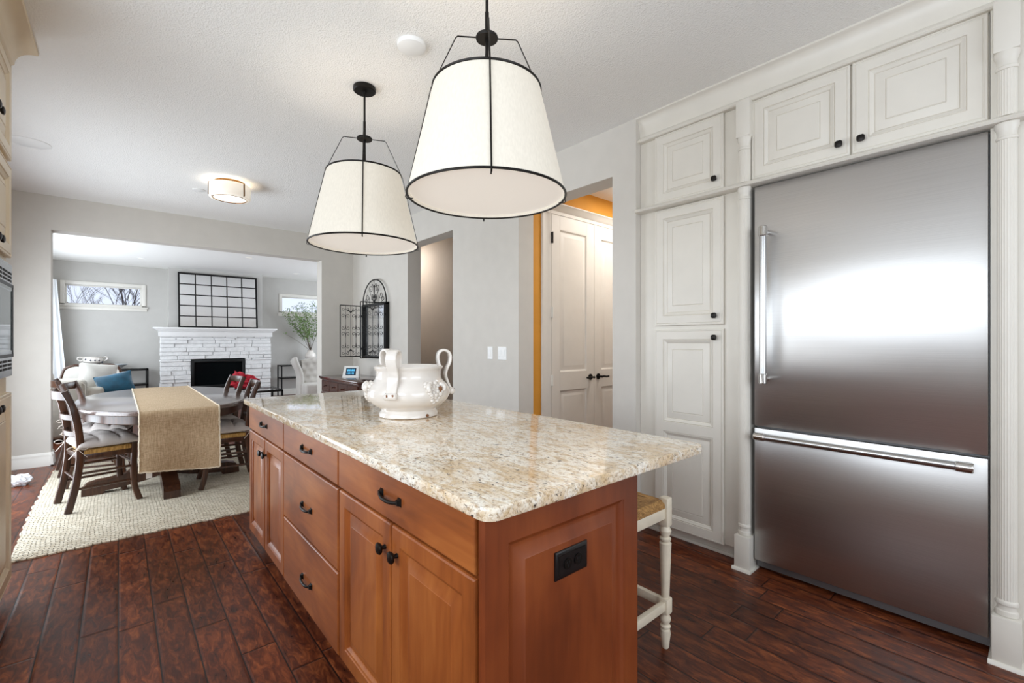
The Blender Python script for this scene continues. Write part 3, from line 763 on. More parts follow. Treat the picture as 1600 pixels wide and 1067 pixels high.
tag(m.build('ceiling_disc', M_white_pl), 'small flush white disc beside the drum ceiling light', 'ceiling disc')
for (x, y), lb in (((0.32, 10.5), 'round ceiling downlight above the living room window with branches'), ((1.75, 9.15), 'round ceiling downlight nearest in front of the grid mirror'), ((2.95, 10.65), 'round ceiling downlight near the window beyond the leafy branches')):
    t = thing('downlight', (x, y, CZ), lb, 'ceiling light', 'living room downlights')
    MB().lathe([(0.052, CZ), (0.082, CZ), (0.082, CZ-0.004), (0.056, CZ-0.006), (0.052, CZ)], (x, y), 32).weld().build('trim_ring', M_white_pl, t)
    MB().lathe([(0, CZ-0.001), (0.053, CZ-0.001), (0.053, CZ-0.003), (0, CZ-0.003)], (x, y), 32).weld().build('lens', M_down, t)

# ------------------------------------------------------------------ oven cabinet at the left edge
LF = -0.42
KM = [M_cream, M_creamglaze]
t = thing('oven_cabinet', (-0.72, 2.9, 0), 'tall cream glazed cabinet holding the stainless microwave', 'cabinet')
m = MB(); m.box(LX+0.005, LF, 2.40, 3.337, 0.09, 1.09); m.box(LX+0.005, LF, 2.40, 3.337, 1.635, 2.66); m.box(LX+0.005, LF, 2.40, 2.45, 1.09, 1.635); m.box(LX+0.005, LF, 3.29, 3.337, 1.09, 1.635); m.box(LX+0.005, -0.9, 2.45, 3.29, 1.09, 1.635)
m.build('carcass', M_cream, t)
MB().box(LX+0.005, -0.48, 2.40, 3.337, 0.0, 0.09).build('toe_kick', M_cream, t)
M = FXP(LF)
for b0, b1, kb in ((0.09, 1.010, 0.968), (1.672, 2.120, 1.706), (2.150, 2.626, 2.262)):
    for a0, a1, ka in ((2.903, 3.331, 2.938), (2.410, 2.897, 2.862)):
        o = door_of(t, 'door', M, a0, a1, b0, b1, P_WHITE, KM, G_WHITE); knob(M, ka, kb, o)
cl = [(-0.90, CZ), (-0.312, CZ), (-0.312, 2.738)]
for i in range(9):
    a = i/8*PI/2; cl.append((-0.316-0.080*math.sin(a), 2.734-0.072*(1-math.cos(a))))
cl += [(-0.400, 2.655), (-0.412, 2.645), (-0.42, 2.64), (-0.90, 2.64)]
struct('trim_3', ex_y(cl, 2.35, 3.385), M_cream, 'cream crown moulding over the oven cabinet')
t = thing('microwave', (-0.65, 2.87, 1.095), 'built-in stainless microwave with dark glass door in the cream cabinet', 'microwave')
M = FXP(LF)
m = MB()
m.loops(2.43, 3.322, 1.092, 1.636, [(0, 0), (0, 0.020), (0.003, 0.023), (0.010, 0.023)], M)
m.build('trim_kit', M_steel2, t, 25)
for zz in ((1.125, 1.143, 1.161), (1.548, 1.566, 1.584)):
    m = MB()
    for z0 in zz:
        for i in range(7):
            y0 = 2.46+i*0.122; m.loops(y0, y0+0.104, z0, z0+0.011, [(0, 0.022), (0, 0.0236)], M)
    m.build('vent_grille', M_blackslot, t)
m = MB().loops(2.46, 3.295, 1.185, 1.535, [(0, 0.020), (0, 0.026), (0.004, 0.029), (0.030, 0.029), (0.034, 0.027), (0.036, 0.027)], M); dr = m.build('door', M_darkglass, t, 25)
m = MB()
for z0, z1 in ((1.185, 1.200), (1.520, 1.535)): m.loops(2.46, 3.295, z0, z1, [(0, 0.026), (0, 0.0305)], M)
m.loops(3.272, 3.295, 1.185, 1.535, [(0, 0.026), (0, 0.0305)], M); m.build('door_edge', M_black, dr)
MB().box(-0.88, LF, 2.47, 3.28, 1.11, 1.62).build('oven_box', M_greysteel, t)

# ------------------------------------------------------------------ hall doors behind the first opening
HY = 2.97; DZ = 2.44
def hall_door(name, x0, x1, label, knob_x, hinge_x):
    m = MB(); M = FY(HY)
    m.loops(x0, x1, 0.01, DZ, [(0, 0.0), (0, 0.012)], M)
    S_ = 0.112; ZZ = [0.01, 0.16, 0.80, 0.97, DZ-0.13, DZ]
    for p0, p1, q0, q1 in ((x0, x0+S_, 0.01, DZ), (x1-S_, x1, 0.01, DZ), (x0+S_, x1-S_, ZZ[0], ZZ[1]), (x0+S_, x1-S_, ZZ[2], ZZ[3]), (x0+S_, x1-S_, ZZ[4], ZZ[5])):
        m.loops(p0, p1, q0, q1, [(0, 0.0), (0, 0.031), (0.001, 0.032)], M)
    for z0, z1 in ((ZZ[1], ZZ[2]), (ZZ[3], ZZ[4])):
        m.loops(x0+S_, x1-S_, z0, z1, [(0, 0.010), (0, 0.032), (0.004, 0.031), (0.012, 0.020), (0.018, 0.017), (0.026, 0.017), (0.058, 0.029), (0.060, 0.029)], M)
    o = struct(name, m, M_hdoor, label, angle=25)
    m = MB(); m.tube([(knob_x, HY-0.030, 0.905), (knob_x, HY-0.040, 0.905)], 0.030, 20); m.tube([(knob_x, HY-0.038, 0.905), (knob_x, HY-0.085, 0.905)], 0.010, 12)
    sg = 1 if hinge_x > knob_x else -1
    m.tube(bez([(knob_x, HY-0.083, 0.905), (knob_x+sg*0.03, HY-0.090, 0.908), (knob_x+sg*0.07, HY-0.088, 0.903), (knob_x+sg*0.115, HY-0.084, 0.906)], 4), 0.010, 10, scales=[1.3]+[1.0]*11+[0.6])
    m.build('lever_handle', M_black, o)
    for z in (0.9, 1.53, 2.22):
        m = MB(); m.box(hinge_x-0.012, hinge_x+0.012, HY-0.040, HY-0.028, z-0.05, z+0.05, 0.002); m.tube([(hinge_x, HY-0.042, z-0.052), (hinge_x, HY-0.042, z+0.052)], 0.006, 8)
        h = m.build('hinge', M_trim if z < 2 else M_black, o)
hall_door('door_1', 3.025, 3.638, 'white two-panel hall door, the one with its hinges in view', 3.578, 3.030)
hall_door('door_2', 3.642, 4.255, 'white two-panel hall door, half hidden by the wall', 3.702, 4.250)
m = MB()
CAS = [(0, 0), (0.105, 0), (0.105, 0.010), (0.092, 0.020), (0.080, 0.018), (0.030, 0.024), (0.012, 0.030), (0, 0.030)]
m.ngon_prism(CAS, lambda a, b: (3.020-a, HY-b-0.002, 0), lambda a, b: (3.020-a, HY-b-0.002, DZ+0.09))
m.ngon_prism(CAS, lambda a, b: (4.260+a, HY-b-0.002, 0), lambda a, b: (4.260+a, HY-b-0.002, DZ+0.09))
m.ngon_prism([(DZ+0.005, 0.002), (DZ+0.005, 0.030), (DZ+0.035, 0.032), (DZ+0.05, 0.050), (DZ+0.075, 0.065), (DZ+0.090, 0.085), (DZ+0.097, 0.085), (DZ+0.097, 0.002)], lambda a, b: (2.90, HY-b, a), lambda a, b: (4.38, HY-b, a))
struct('trim_4', m, M_hdoor, 'white casing around the hall doors')
area_light('hall_lamp', (3.9, 2.35, CZ-0.03), (0, 0, -1), 0.35, 0.35, 14, (1, 0.96, 0.90))
area_light('passage_fill_light', (2.98, 6.15, CZ-0.03), (0, 0, -1), 0.3, 0.3, 11, (1, 0.98, 0.96))  # unseen light added to brighten the taupe passage wall

# wall plates
def plate(y, w_, label, rockers):
    t = thing('wall_switch', (XW, y, 1.155), label, 'wall plate')
    M = FX(XW)
    MB().loops(y-w_/2, y+w_/2, 1.095, 1.213, [(0, 0), (0, 0.003), (0.004, 0.006), (0.010, 0.006)], M).build('cover_plate', M_white_pl, t)
    for a in rockers:
        MB().loops(y+a-0.017, y+a+0.017, 1.120, 1.188, [(0, 0.005), (0, 0.008), (0.004, 0.010), (0.012, 0.009)], M).build('rocker', M_white_pl, t)
plate(3.325, 0.075, 'narrow single white wall switch on the greige wall, farther of the two', [0.0])
plate(3.150, 0.120, 'wide double white wall switch on the greige wall, closer to the ochre hall', [-0.026, 0.026])

# ------------------------------------------------------------------ buffet with small display, iron mirror
t = thing('buffet', (2.33, 5.7, 0), 'dark mahogany buffet with small drawers against the greige wall', 'buffet')
BX0, BX1, BY0, BY1, BZ = 2.06, XW-0.002, 5.08, 6.40, 0.795
m = MB()
m.box(BX0, BX1, BY0, BY1, BZ-0.028, BZ, 0.006); m.box(BX0+0.012, BX1, BY0+0.012, BY1-0.012, BZ-0.040, BZ-0.028, 0.003); m.build('top', M_buffet, t)
MB().box(BX0+0.035, BX1, BY0+0.035, BY1-0.035, 0.08, BZ-0.038).build('carcass', M_buffet, t)
M = FX(BX0+0.035)
for i in range(4):
    w_ = (BY1-BY0-0.10)/4; a0 = BY0+0.05+i*w_
    o = MB().loops(a0+0.008, a0+w_-0.008, BZ-0.190, BZ-0.055, [(0, 0), (0, 0.010), (0.004, 0.014), (0.012, 0.014)], M).build('drawer', M_buffet, t)
    MB().tube([(BX0+0.021, a0+w_/2, BZ-0.122), (BX0+0.012, a0+w_/2, BZ-0.122), (BX0+0.002, a0+w_/2, BZ-0.122), (BX0-0.006, a0+w_/2, BZ-0.122)], 0.014, 12, scales=[0.5, 0.5, 1, 0.6]).build('knob', M_buffet, o)
for i in range(2):
    w_ = (BY1-BY0-0.10)/2; a0 = BY0+0.05+i*w_
    MB().loops(a0+0.008, a0+w_-0.008, 0.11, BZ-0.205, P_WOOD, M).build('door', M_buffet, t, 25)
for x in (BX0+0.06, BX1-0.05):
    for y in (BY0+0.07, BY1-0.07): MB().box(x-0.03, x+0.03, y-0.03, y+0.03, 0, 0.085, 0.006).build('foot', M_buffet, t)
t = thing('display_panel', (2.30, 5.86, BZ), 'small white wedge display with a blue screen on the mahogany buffet', 'display')
m = MB(); hw = 0.105
# faces the kitchen, tilted back
def dpt(u, v, d=0.0):   # u along width, v up the sloping face
    a = math.radians(-38); n = Vector((math.sin(math.radians(-38)), -math.cos(math.radians(-38)), 0))
    r = Vector((math.cos(a), math.sin(a), 0)); base = Vector((2.30, 5.86, BZ))
    return base + r*u + n*(0.05-0.36*v+d*0.93) + Vector((0, 0, v*0.93+d*0.36))
A = [dpt(-hw, 0), dpt(hw, 0), dpt(hw*0.86, 0.155), dpt(-hw*0.86, 0.155)]
nn = Vector((math.sin(math.radians(-38)), -math.cos(math.radians(-38)), 0))
B = [Vector((p.x-nn.x*0.09, p.y-nn.y*0.09, BZ)) for p in A[:2]] + [p - nn*0.018 for p in A[2:]]
va = [m._v(p) for p in A]; vb = [m._v(p) for p in B]
for j in range(4): m.face((va[j], va[(j+1) % 4], vb[(j+1) % 4], vb[j]))
m.face(va[::-1]); m.face(vb); m.build('housing', M_white_pl, t)
def dquad(u0, u1, v0, v1, d, name, mat, par):
    m = MB(); f = [m._v(dpt(u, v, d)) for u, v in ((u0, v0), (u1, v0), (u1, v1), (u0, v1))]; b = [m._v(dpt(u, v, d-0.004)) for u, v in ((u0, v0), (u1, v0), (u1, v1), (u0, v1))]
    for j in range(4): m.face((f[j], f[(j+1) % 4], b[(j+1) % 4], b[j]))
    m.face(f[::-1]); m.face(b); return m.build(name, mat, par)
sc = dquad(-0.064, 0.064, 0.030, 0.128, 0.002, 'screen', M_lcd, t)
m = MB()
def seg_block(u0, u1, v0, v1):
    f = [m._v(dpt(u, v, 0.0035)) for u, v in ((u0, v0), (u1, v0), (u1, v1), (u0, v1))]; b = [m._v(dpt(u, v, 0.0015)) for u, v in ((u0, v0), (u1, v0), (u1, v1), (u0, v1))]
    for j in range(4): m.face((f[j], f[(j+1) % 4], b[(j+1) % 4], b[j]))
    m.face(f[::-1]); m.face(b)
for u0 in (-0.046, -0.022, 0.006, 0.030): seg_block(u0, u0+0.016, 0.084, 0.112)
for u0 in (-0.050, -0.034, -0.018, -0.002, 0.014, 0.030): seg_block(u0, u0+0.011, 0.046, 0.066)
m.build('screen_readout', M_lcdlit, sc)

# wrought iron shutter mirror on the right wall
def spiral(cx, cy, r0, turns, a0, sgn, n=16):
    out = []
    for i in range(n+1):
        k = i/n; a = a0+sgn*2*PI*turns*k; r = r0*(1-0.82*k)
        out.append((cx+r*math.cos(a), cy+r*math.sin(a)))
    return out
def iron_panel(m, w_, h, Q, r=0.0035):
    """scrolled panel, local (a: 0..w, b: 0..h)"""
    def tb(pts, k=1.0): m.tube([Q(*p) for p in pts], r*k, 5)
    for p in ([(0, 0), (w_, 0)], [(w_, 0), (w_, h)], [(w_, h), (0, h)], [(0, h), (0, 0)]): tb(p, 2.0)
    for f in (0.25, 0.5, 0.75): tb([(w_*f, 0), (w_*f, h)], 1.0)
    q = w_*0.115
    for f in (0.25, 0.75):
        for y, up in ((0.79, 1), (0.56, -1), (0.44, 1), (0.20, -1)):
            for s_ in (-1, 1):
                c = (w_*f+s_*q, h*y)
                sp = spiral(c[0], c[1], q*0.85, 1.1, (PI if s_ > 0 else 0), -s_*up, 12)
                tail = [(w_*f, h*y-up*h*0.085)]
                tb(tail+sp, 0.9)
        for y in (0.93, 0.07):
            for s_ in (-1, 1): tb([(w_*f, h*y)]+spiral(w_*f+s_*q, h*y, q*0.7, 0.9, PI if s_ > 0 else 0, s_, 10), 0.9)
    for y, up in ((0.90, -1), (0.10, 1)):
        for s_ in (-1, 1): tb([(w_*0.5, h*y+up*h*0.035), (w_*0.5+s_*w_*0.08, h*y), (w_*0.5+s_*w_*0.16, h*y+up*h*0.004)], 2.0)
WY0, WY1, WZ0, WZS = 5.40, 6.14, 1.035, 1.755
t = thing('wall_mirror', (XW, 5.77, 1.03), 'arched wrought iron wall mirror with open scrolled shutters above the buffet', 'mirror')
m = MB(); xf = XW-0.055
m.box(xf, XW, WY0, WY0+0.035, WZ0, WZS, 0.003); m.box(xf, XW, WY1-0.035, WY1, WZ0, WZS, 0.003); m.box(xf, XW, WY0, WY1, WZ0, WZ0+0.035, 0.003); m.box(xf, XW, WY0, WY1, WZS-0.02, WZS+0.012, 0.003)
m.build('frame', M_iron, t)
MB().box(XW-0.02, XW-0.006, WY0+0.03, WY1-0.03, WZ0+0.03, WZS-0.015).build('mirror_pane', M_mirror, t)
m = MB(); yc = (WY0+WY1)/2; ra = (WY1-WY0)/2-0.008; ha = 0.315; xq = XW-0.04
arc = [(xq, yc+ra*math.cos(PI*i/24), WZS+0.01+ha*math.sin(PI*i/24)) for i in range(25)]
m.tube(arc, 0.0085, 6)
for s_ in (-1, 1):
    for cy, cz, rr, a0 in ((0.10, 0.20, 0.055, 0), (0.21, 0.11, 0.055, PI), (0.06, 0.09, 0.045, PI/2), (0.26, 0.05, 0.04, 0), (0.05, 0.255, 0.032, PI)):
        m.tube([(xq, yc+s_*p[0], WZS+p[1]) for p in [(0.0 if cy < 0.15 else 0.15, 0.0)]+spiral(cy, cz, rr, 1.2, a0, 1, 14)], 0.0035, 5)
m.tube([(xq, yc, WZS), (xq, yc, WZS+ha)], 0.0035, 5)
m.build('arched_crest', M_iron, t)
SW, SH = 0.300, WZS-WZ0-0.03
for hy, ang, nm in ((WY1-0.005, -6, 'farther shutter swung out'), (WY0+0.005, 4, 'nearer shutter swung out')):
    dv = Vector((-math.cos(math.radians(ang)), math.sin(math.radians(ang))*(1 if hy > 5.7 else 1), 0))
    m = MB(); Q = lambda a, b, hy=hy, dv=dv: Vector((xf-0.006, hy, WZ0+0.022+b)) + dv*(a+0.008)
    iron_panel(m, SW, SH, Q); 
    for zz in (0.12, SH-0.12): m.box(xf-0.018, xf+0.006, hy-0.012, hy+0.012, WZ0+zz-0.012, WZ0+zz+0.018, 0.002)
    sh = m.build('shutter', M_iron, t); sh['label'] = nm

# ------------------------------------------------------------------ rug, dining table, runner, chairs
m = MB(); rnd = random.Random(3)
RX0, RX1, RY0, RY1 = -0.47, 1.62, 3.815, 6.34
def edge(n, f): return [f(i/n) for i in range(n+1)]
N = 60
loop = []
loop += [(RX0+(RX1-RX0)*i/N, RY0+0.006*math.sin(i*1.3)+rnd.uniform(-.003, .003)) for i in range(N)]
loop += [(RX1+rnd.uniform(-.004, .004), RY0+(RY1-RY0)*i/N) for i in range(N)]
loop += [(RX1-(RX1-RX0)*i/N, RY1+rnd.uniform(-.004, .004)) for i in range(N)]
loop += [(RX0-0.02*math.sin(PI*i/N)+0.006*math.sin(i*1.7)+rnd.uniform(-.005, .005), RY1-(RY1-RY0)*i/N) for i in range(N)]
cx, cy = (RX0+RX1)/2, (RY0+RY1)/2
lo = [m._v((x, y, 0.0005)) for x, y in loop]; hi = [m._v((x, y, 0.008)) for x, y in loop]; tp = [m._v((x+(cx-x)*0.006, y+(cy-y)*0.006, 0.012)) for x, y in loop]
for a, b in ((lo, hi), (hi, tp)):
    for j in range(len(a)): m.face((a[j], a[(j+1) % len(a)], b[(j+1) % len(a)], b[j]))
m.face(tp); m.face(lo[::-1])
tag(m.build('area_rug', M_rug), 'chunky woven cream jute rug under the oval dining table', 'rug')
RZ = 0.012
TC = (0.335, 5.28); TA, TB = 0.62, 1.08; TZ = 0.752
t = thing('dining_table', (TC[0], TC[1], RZ), 'oval dark walnut dining table on the jute rug', 'table')
def oval(k, n=72, a=TA, b=TB, e=2.25):
    out = []
    for i in range(n):
        th = 2*PI*i/n; c_, s_ = math.cos(th), math.sin(th)
        out.append((TC[0]+(a-k)*math.copysign(abs(c_)**(2/e), c_), TC[1]+(b-k)*math.copysign(abs(s_)**(2/e), s_)))
    return out
def oval_stack(name, mat, levels):
    m = MB(); R = [[m._v((x, y, z)) for x, y in oval(k)] for k, z in levels]
    for a, b in zip(R, R[1:]):
        for j in range(72): m.face((a[j], a[(j+1) % 72], b[(j+1) % 72], b[j]))
    m.face(R[0][::-1]); m.face(R[-1]); return m.build(name, mat, t, 40)
oval_stack('table_top', M_tablew, [(0.03, 0.716), (0.006, 0.718), (0.0, 0.724), (0.0, 0.742), (0.004, 0.749), (0.010, TZ)])
oval_stack('apron', M_tableb, [(0.045, 0.650), (0.040, 0.655), (0.040, 0.717)])
PC = (0.325, 5.06)
m = MB().lathe([(0.0, 0.10), (0.10, 0.10), (0.13, 0.14), (0.12, 0.22), (0.085, 0.27), (0.075, 0.32), (0.10, 0.40), (0.125, 0.47), (0.11, 0.54), (0.08, 0.58), (0.10, 0.60), (0.22, 0.62), (0.24, 0.652), (0, 0.652)], PC, 32).weld(); m.build('pedestal', M_tableb, t, 50)
FT = [(0.03, 0.10), (0.06, 0.30), (0.12, 0.285), (0.20, 0.20), (0.28, 0.145), (0.38, 0.125), (0.46, 0.120), (0.52, 0.105), (0.55, 0.070), (0.552, RZ), (0.42, RZ), (0.405, 0.035), (0.30, 0.045), (0.16, 0.065)]
for k, hw in ((0, 0.045), (1, 0.055), (2, 0.045), (3, 0.055)):
    a = k*PI/2; ca, sa = math.cos(a), math.sin(a)
    MB().ngon_prism(FT, lambda r, z: (PC[0]+r*ca-hw*sa, PC[1]+r*sa+hw*ca, z), lambda r, z: (PC[0]+r*ca+hw*sa, PC[1]+r*sa-hw*ca, z)).build('pedestal_foot', M_tableb, t, 30)
# runner: over the top and down the near end
t = thing('table_runner', (0.355, 5.2, TZ), 'burlap table runner with fringed cream edge hanging over the near end of the table', 'table runner')
yf = 4.188
path = [(6.33, TZ+0.004)] + [(6.33-(6.33-yf-0.03)*i/14, TZ+0.004) for i in range(1, 15)] + [(yf+0.010, TZ+0.002), (yf-0.002, TZ-0.008), (yf-0.008, TZ-0.03)]
for i in range(1, 13): path.append((yf-0.010+0.012*math.sin(i*0.55), TZ-0.03-(TZ-0.03-0.315)*i/12))
npth = len(path)
def runner_pt(k, v, off=0.0):
    y, z = path[k]; s_ = max(0.0, (TZ-z)/(TZ-0.32))
    x = 0.112+0.485*v + (v-0.5)*0.0*s_
    y2 = y + 0.0 - (0.022*math.sin(v*PI*2.2+0.4)*s_) + (0.03*s_*(0.5-v))
    z2 = z + (0.010*math.sin(v*5.0+1.0)*s_ if k == npth-1 else 0) - 0.02*s_*v*(k/(npth-1))
    return Vector((x, y2-off*(1 if k > 16 else 0), z2+off*(1 if k <= 16 else 0)))
m = MB(); NV = 14
tops = [[m._v(runner_pt(k, j/NV, 0.0015)) for j in range(NV+1)] for k in range(npth)]
bots = [[m._v(runner_pt(k, j/NV, -0.0015)) for j in range(NV+1)] for k in range(npth)]
for k in range(npth-1):
    for j in range(NV):
        m.face((tops[k][j], tops[k][j+1], tops[k+1][j+1], tops[k+1][j])); m.face((bots[k][j], bots[k+1][j], bots[k+1][j+1], bots[k][j+1]))
    m.face((tops[k][0], tops[k+1][0], bots[k+1][0], bots[k][0])); m.face((tops[k][NV], bots[k][NV], bots[k+1][NV], tops[k+1][NV]))
m.face([v for v in tops[-1]]+[v for v in bots[-1]][::-1]); m.face([v for v in tops[0]][::-1]+[v for v in bots[0]])
m.build('cloth', M_burlap, t, 60)
m = MB()
ed = [runner_pt(k, 0.0, 0.001) for k in range(npth)] + [runner_pt(npth-1, j/NV, 0.001) for j in range(1, NV+1)] + [runner_pt(k, 1.0, 0.001) for k in range(npth-2, -1, -1)]
fine = []
for a, b in zip(ed, ed[1:]):
    n = max(1, int((b-a).length/0.012))
    for i in range(n): fine.append(a.lerp(b, i/n)+Vector((rnd.uniform(-.002, .002), rnd.uniform(-.001, .001), rnd.uniform(-.0015, .002))))
m.tube(fine, 0.0055, 5, scales=[rnd.uniform(0.7, 1.2) for _ in fine]); m.build('fringe', M_fringe, t, 60)
MB().box(0.150, 0.185, 4.188, 4.191, 0.275, 0.335).build('care_tag', M_white_pl, t)

def floor_cut(m):
    for v in m.bm.verts: v.co.z = max(0.0, v.co.z)
def make_chair():
    t = thing('dining_chair', (0, 0, 0), '', 'chair', 'walnut ladder-back dining chairs')
    for s_ in (-1, 1):
        pts = bez([(-0.232, 0.178*s_, 0), (-0.190, 0.182*s_, 0.20), (-0.168, 0.184*s_, 0.42), (-0.178, 0.184*s_, 0.60), (-0.208, 0.182*s_, 0.77), (-0.252, 0.178*s_, 0.885)], 6)
        m = MB().sweep(pts, rrect(0.030, 0.046, 0.006, 2), (0, 1, 0), scales=[0.95]*12+[1.0]*12+[0.85]*7); floor_cut(m); m.build('back_post', M_walnut, t, 40)
        pts = bez([(0.146, 0.190*s_, 0.455), (0.141, 0.190*s_, 0.25), (0.149, 0.190*s_, 0.11), (0.180, 0.190*s_, 0.0)], 6)
        m = MB().sweep(pts, rrect(0.036, 0.038, 0.005, 2), (0, 1, 0)); floor_cut(m); m.build('front_leg', M_walnut, t, 40)
        m = MB()
        for z in (0.165, 0.275): m.tube([(-0.19, 0.183*s_, z), (0.146, 0.190*s_, z)], 0.0095, 8)
        m.build('side_stretcher', M_walnut, t)
    def rail(x, z, h, nm, bow=0.042):
        pts = [(x-bow*(1-(2*i/10-1)**2), -0.180+0.36*i/10, z) for i in range(11)]
        MB().sweep(pts, rrect(h, 0.018, 0.006, 2), (0, 0, 1)).build(nm, M_walnut, t, 40)
    rail(-0.240, 0.852, 0.062, 'top_rail'); rail(-0.194, 0.690, 0.040, 'back_slat'); rail(-0.176, 0.565, 0.040, 'back_slat')
    MB().tube([(0.143, -0.19, 0.30), (0.143, 0.19, 0.30)], 0.010, 8).build('cross_stretcher', M_walnut, t)
    MB().tube([(-0.186, -0.18, 0.235), (-0.186, 0.18, 0.235)], 0.010, 8).build('cross_stretcher', M_walnut, t)
    m = MB()
    for s_ in (-1, 1): m.box(-0.17, 0.145, s_*0.186-0.012, s_*0.186+0.012, 0.375, 0.418, 0.003)
    m.box(0.130, 0.154, -0.19, 0.19, 0.375, 0.418, 0.003); m.box(-0.178, -0.156, -0.18, 0.18, 0.375, 0.418, 0.003); m.build('seat_rail', M_walnut, t)
    m = MB().box(-0.150, 0.130, -0.203, 0.203, 0.412, 0.448, 0.010, 3); m.build('rush_seat', M_rushchair, t)
    # tufted cushion
    m = MB(); n = 36; xc, ax, ay = 0.000, 0.188, 0.226
    def shape(u, v, top):
        x, y = 2*u-1, 2*v-1
        ed = (max(0.0, 1-abs(x)**3.2)*max(0.0, 1-abs(y)**3.2))**0.5
        z = 0.066*ed
        puff = (abs(math.sin(1.5*PI*(x+1)))*abs(math.sin(1.5*PI*(y+1))))**0.45
        dimp = sum(math.exp(-(((x-a)**2+(y-b)**2)/0.012)) for a in (-1/3, 1/3) for b in (-1/3, 1/3))
        z *= 0.60+0.40*puff; z *= 1-0.45*min(1, dimp)
        z += 0.003*math.sin(x*9+y*4)*ed
        k = 1.0 - 0.03*(x*x*y*y)
        return (xc+x*ax*k, y*ay*k, 0.480+z if top else 0.468-0.020*ed)
    m.grid(lambda u, v: shape(u, v, True), n, n); m.grid(lambda u, v: shape(u, v, False), n, n)
    e = [(i/n, 0) for i in range(n)]+[(1, i/n) for i in range(n)]+[(1-i/n, 1) for i in range(n)]+[(0, 1-i/n) for i in range(n)]
    a = [m._v(shape(u, v, True)) for u, v in e]; b = [m._v(shape(u, v, False)) for u, v in e]
    for j in range(len(e)): m.face((a[j], a[(j+1) % len(e)], b[(j+1) % len(e)], b[j]))
    m.weld(1e-4); cu = m.build('seat_cushion', M_greyfab, t, 70); cu['label'] = 'grey tufted cushion'
    for s_ in (-1, 1):
        m = MB(); c = Vector((-0.185, 0.205*s_, 0.462))
        for sx in (-1, 1):
            lp = bez([c, c+Vector((sx*0.030, 0.006*s_, 0.020)), c+Vector((sx*0.058, 0.010*s_, 0.010)), c+Vector((sx*0.040, 0.008*s_, -0.008)), c], 5)
            m.sweep(lp, rect(0.010, 0.002), (0, 1, 0))
            tl = bez([c, c+Vector((sx*0.022, 0.010*s_, -0.030)), c+Vector((sx*0.050, 0.006*s_, -0.065))], 5)
            m.sweep(tl, rect(0.010, 0.002), (0, 1, 0))
        m.blob(c, (0.010, 0.010, 0.010), 1)
        m.tube([(-0.165, 0.17*s_, 0.470), c], 0.004, 6); m.build('cushion_tie', M_tie, cu)
    return t
chair = make_chair()
spots = [(-0.090, 4.815, math.radians(13), 'walnut ladder-back chair nearest the kitchen, its grey cushion tied with a bow in view'),
         (-0.085, 5.52, math.radians(-9), 'walnut ladder-back chair second from the kitchen on the window side of the table'),
         (-0.19, 6.06, math.radians(6), 'walnut ladder-back chair on the window side of the table farthest from the kitchen'),
         (0.715, 4.775, math.radians(180-4), 'walnut ladder-back chair half hidden behind the granite island corner'),
         (0.700, 5.46, math.radians(180+8), 'walnut ladder-back chair in front of the red cloth, behind the oval table')]
for i, (x, y, rz, lb) in enumerate(spots):
    o = chair if i == 0 else copy_tree(chair)
    place(o, (x, y, RZ+0.001), rz); o['label'] = lb
m = MB()
m.blob((-0.655, 5.83, 0.045), (0.075, 0.06, 0.045), 3, lambda p: 1+0.28*math.sin(p.x*7+p.z*5)*math.cos(p.y*8)+0.12*math.sin(13*p.y+9*p.z))
tag(m.build('crumpled_paper', M_paper, angle=12), 'crumpled white paper on the plank floor by the oven cabinet', 'paper')

# ------------------------------------------------------------------ living room
def lr_window(name, x0, x1, z0, z1, label):
    m = MB()
    for a, b, c_, d in ((x0-0.05, x0+0.012, z0, z1+0.05), (x1-0.012, x1+0.05, z0, z1+0.05), (x0+0.012, x1-0.012, z1-0.012, z1+0.05)): m.box(a, b, LY-0.022, LY+0.03, c_, d, 0.002)
    m.box(x0-0.05, x1+0.05, LY-0.022, LY+0.03, z0-0.012, z0+0.020, 0.002)
    o = struct(name, m, M_trim, label)
    m = MB()
    for a, b, c_, d in ((x0, x0+0.035, z0, z1), (x1-0.035, x1, z0, z1), (x0+0.035, x1-0.035, z1-0.035, z1), (x0+0.035, x1-0.035, z0, z0+0.035)): m.box(a, b, LY+0.06, LY+0.10, c_, d, 0.002)
    m.build('window_frame', M_trim, o)
    m = MB(); m.box(x0-0.085, x1+0.085, LY-0.050, LY, z0-0.030, z0-0.010, 0.003); m.box(x0-0.07, x1+0.07, LY-0.022, LY, z0-0.085, z0-0.030, 0.004); m.build('window_sill', M_trim, o)
    MB().box(x0+0.03, x1-0.03, LY+0.078, LY+0.082, z0+0.03, z1-0.03).build('window_pane', M_glass, o)
lr_window('window_1', -0.755, 0.365, 1.945, 2.335, 'narrow white framed window left of the fireplace with bare branches outside')
lr_window('window_2', 2.915, 4.0, 1.945, 2.335, 'narrow white framed window right of the fireplace')

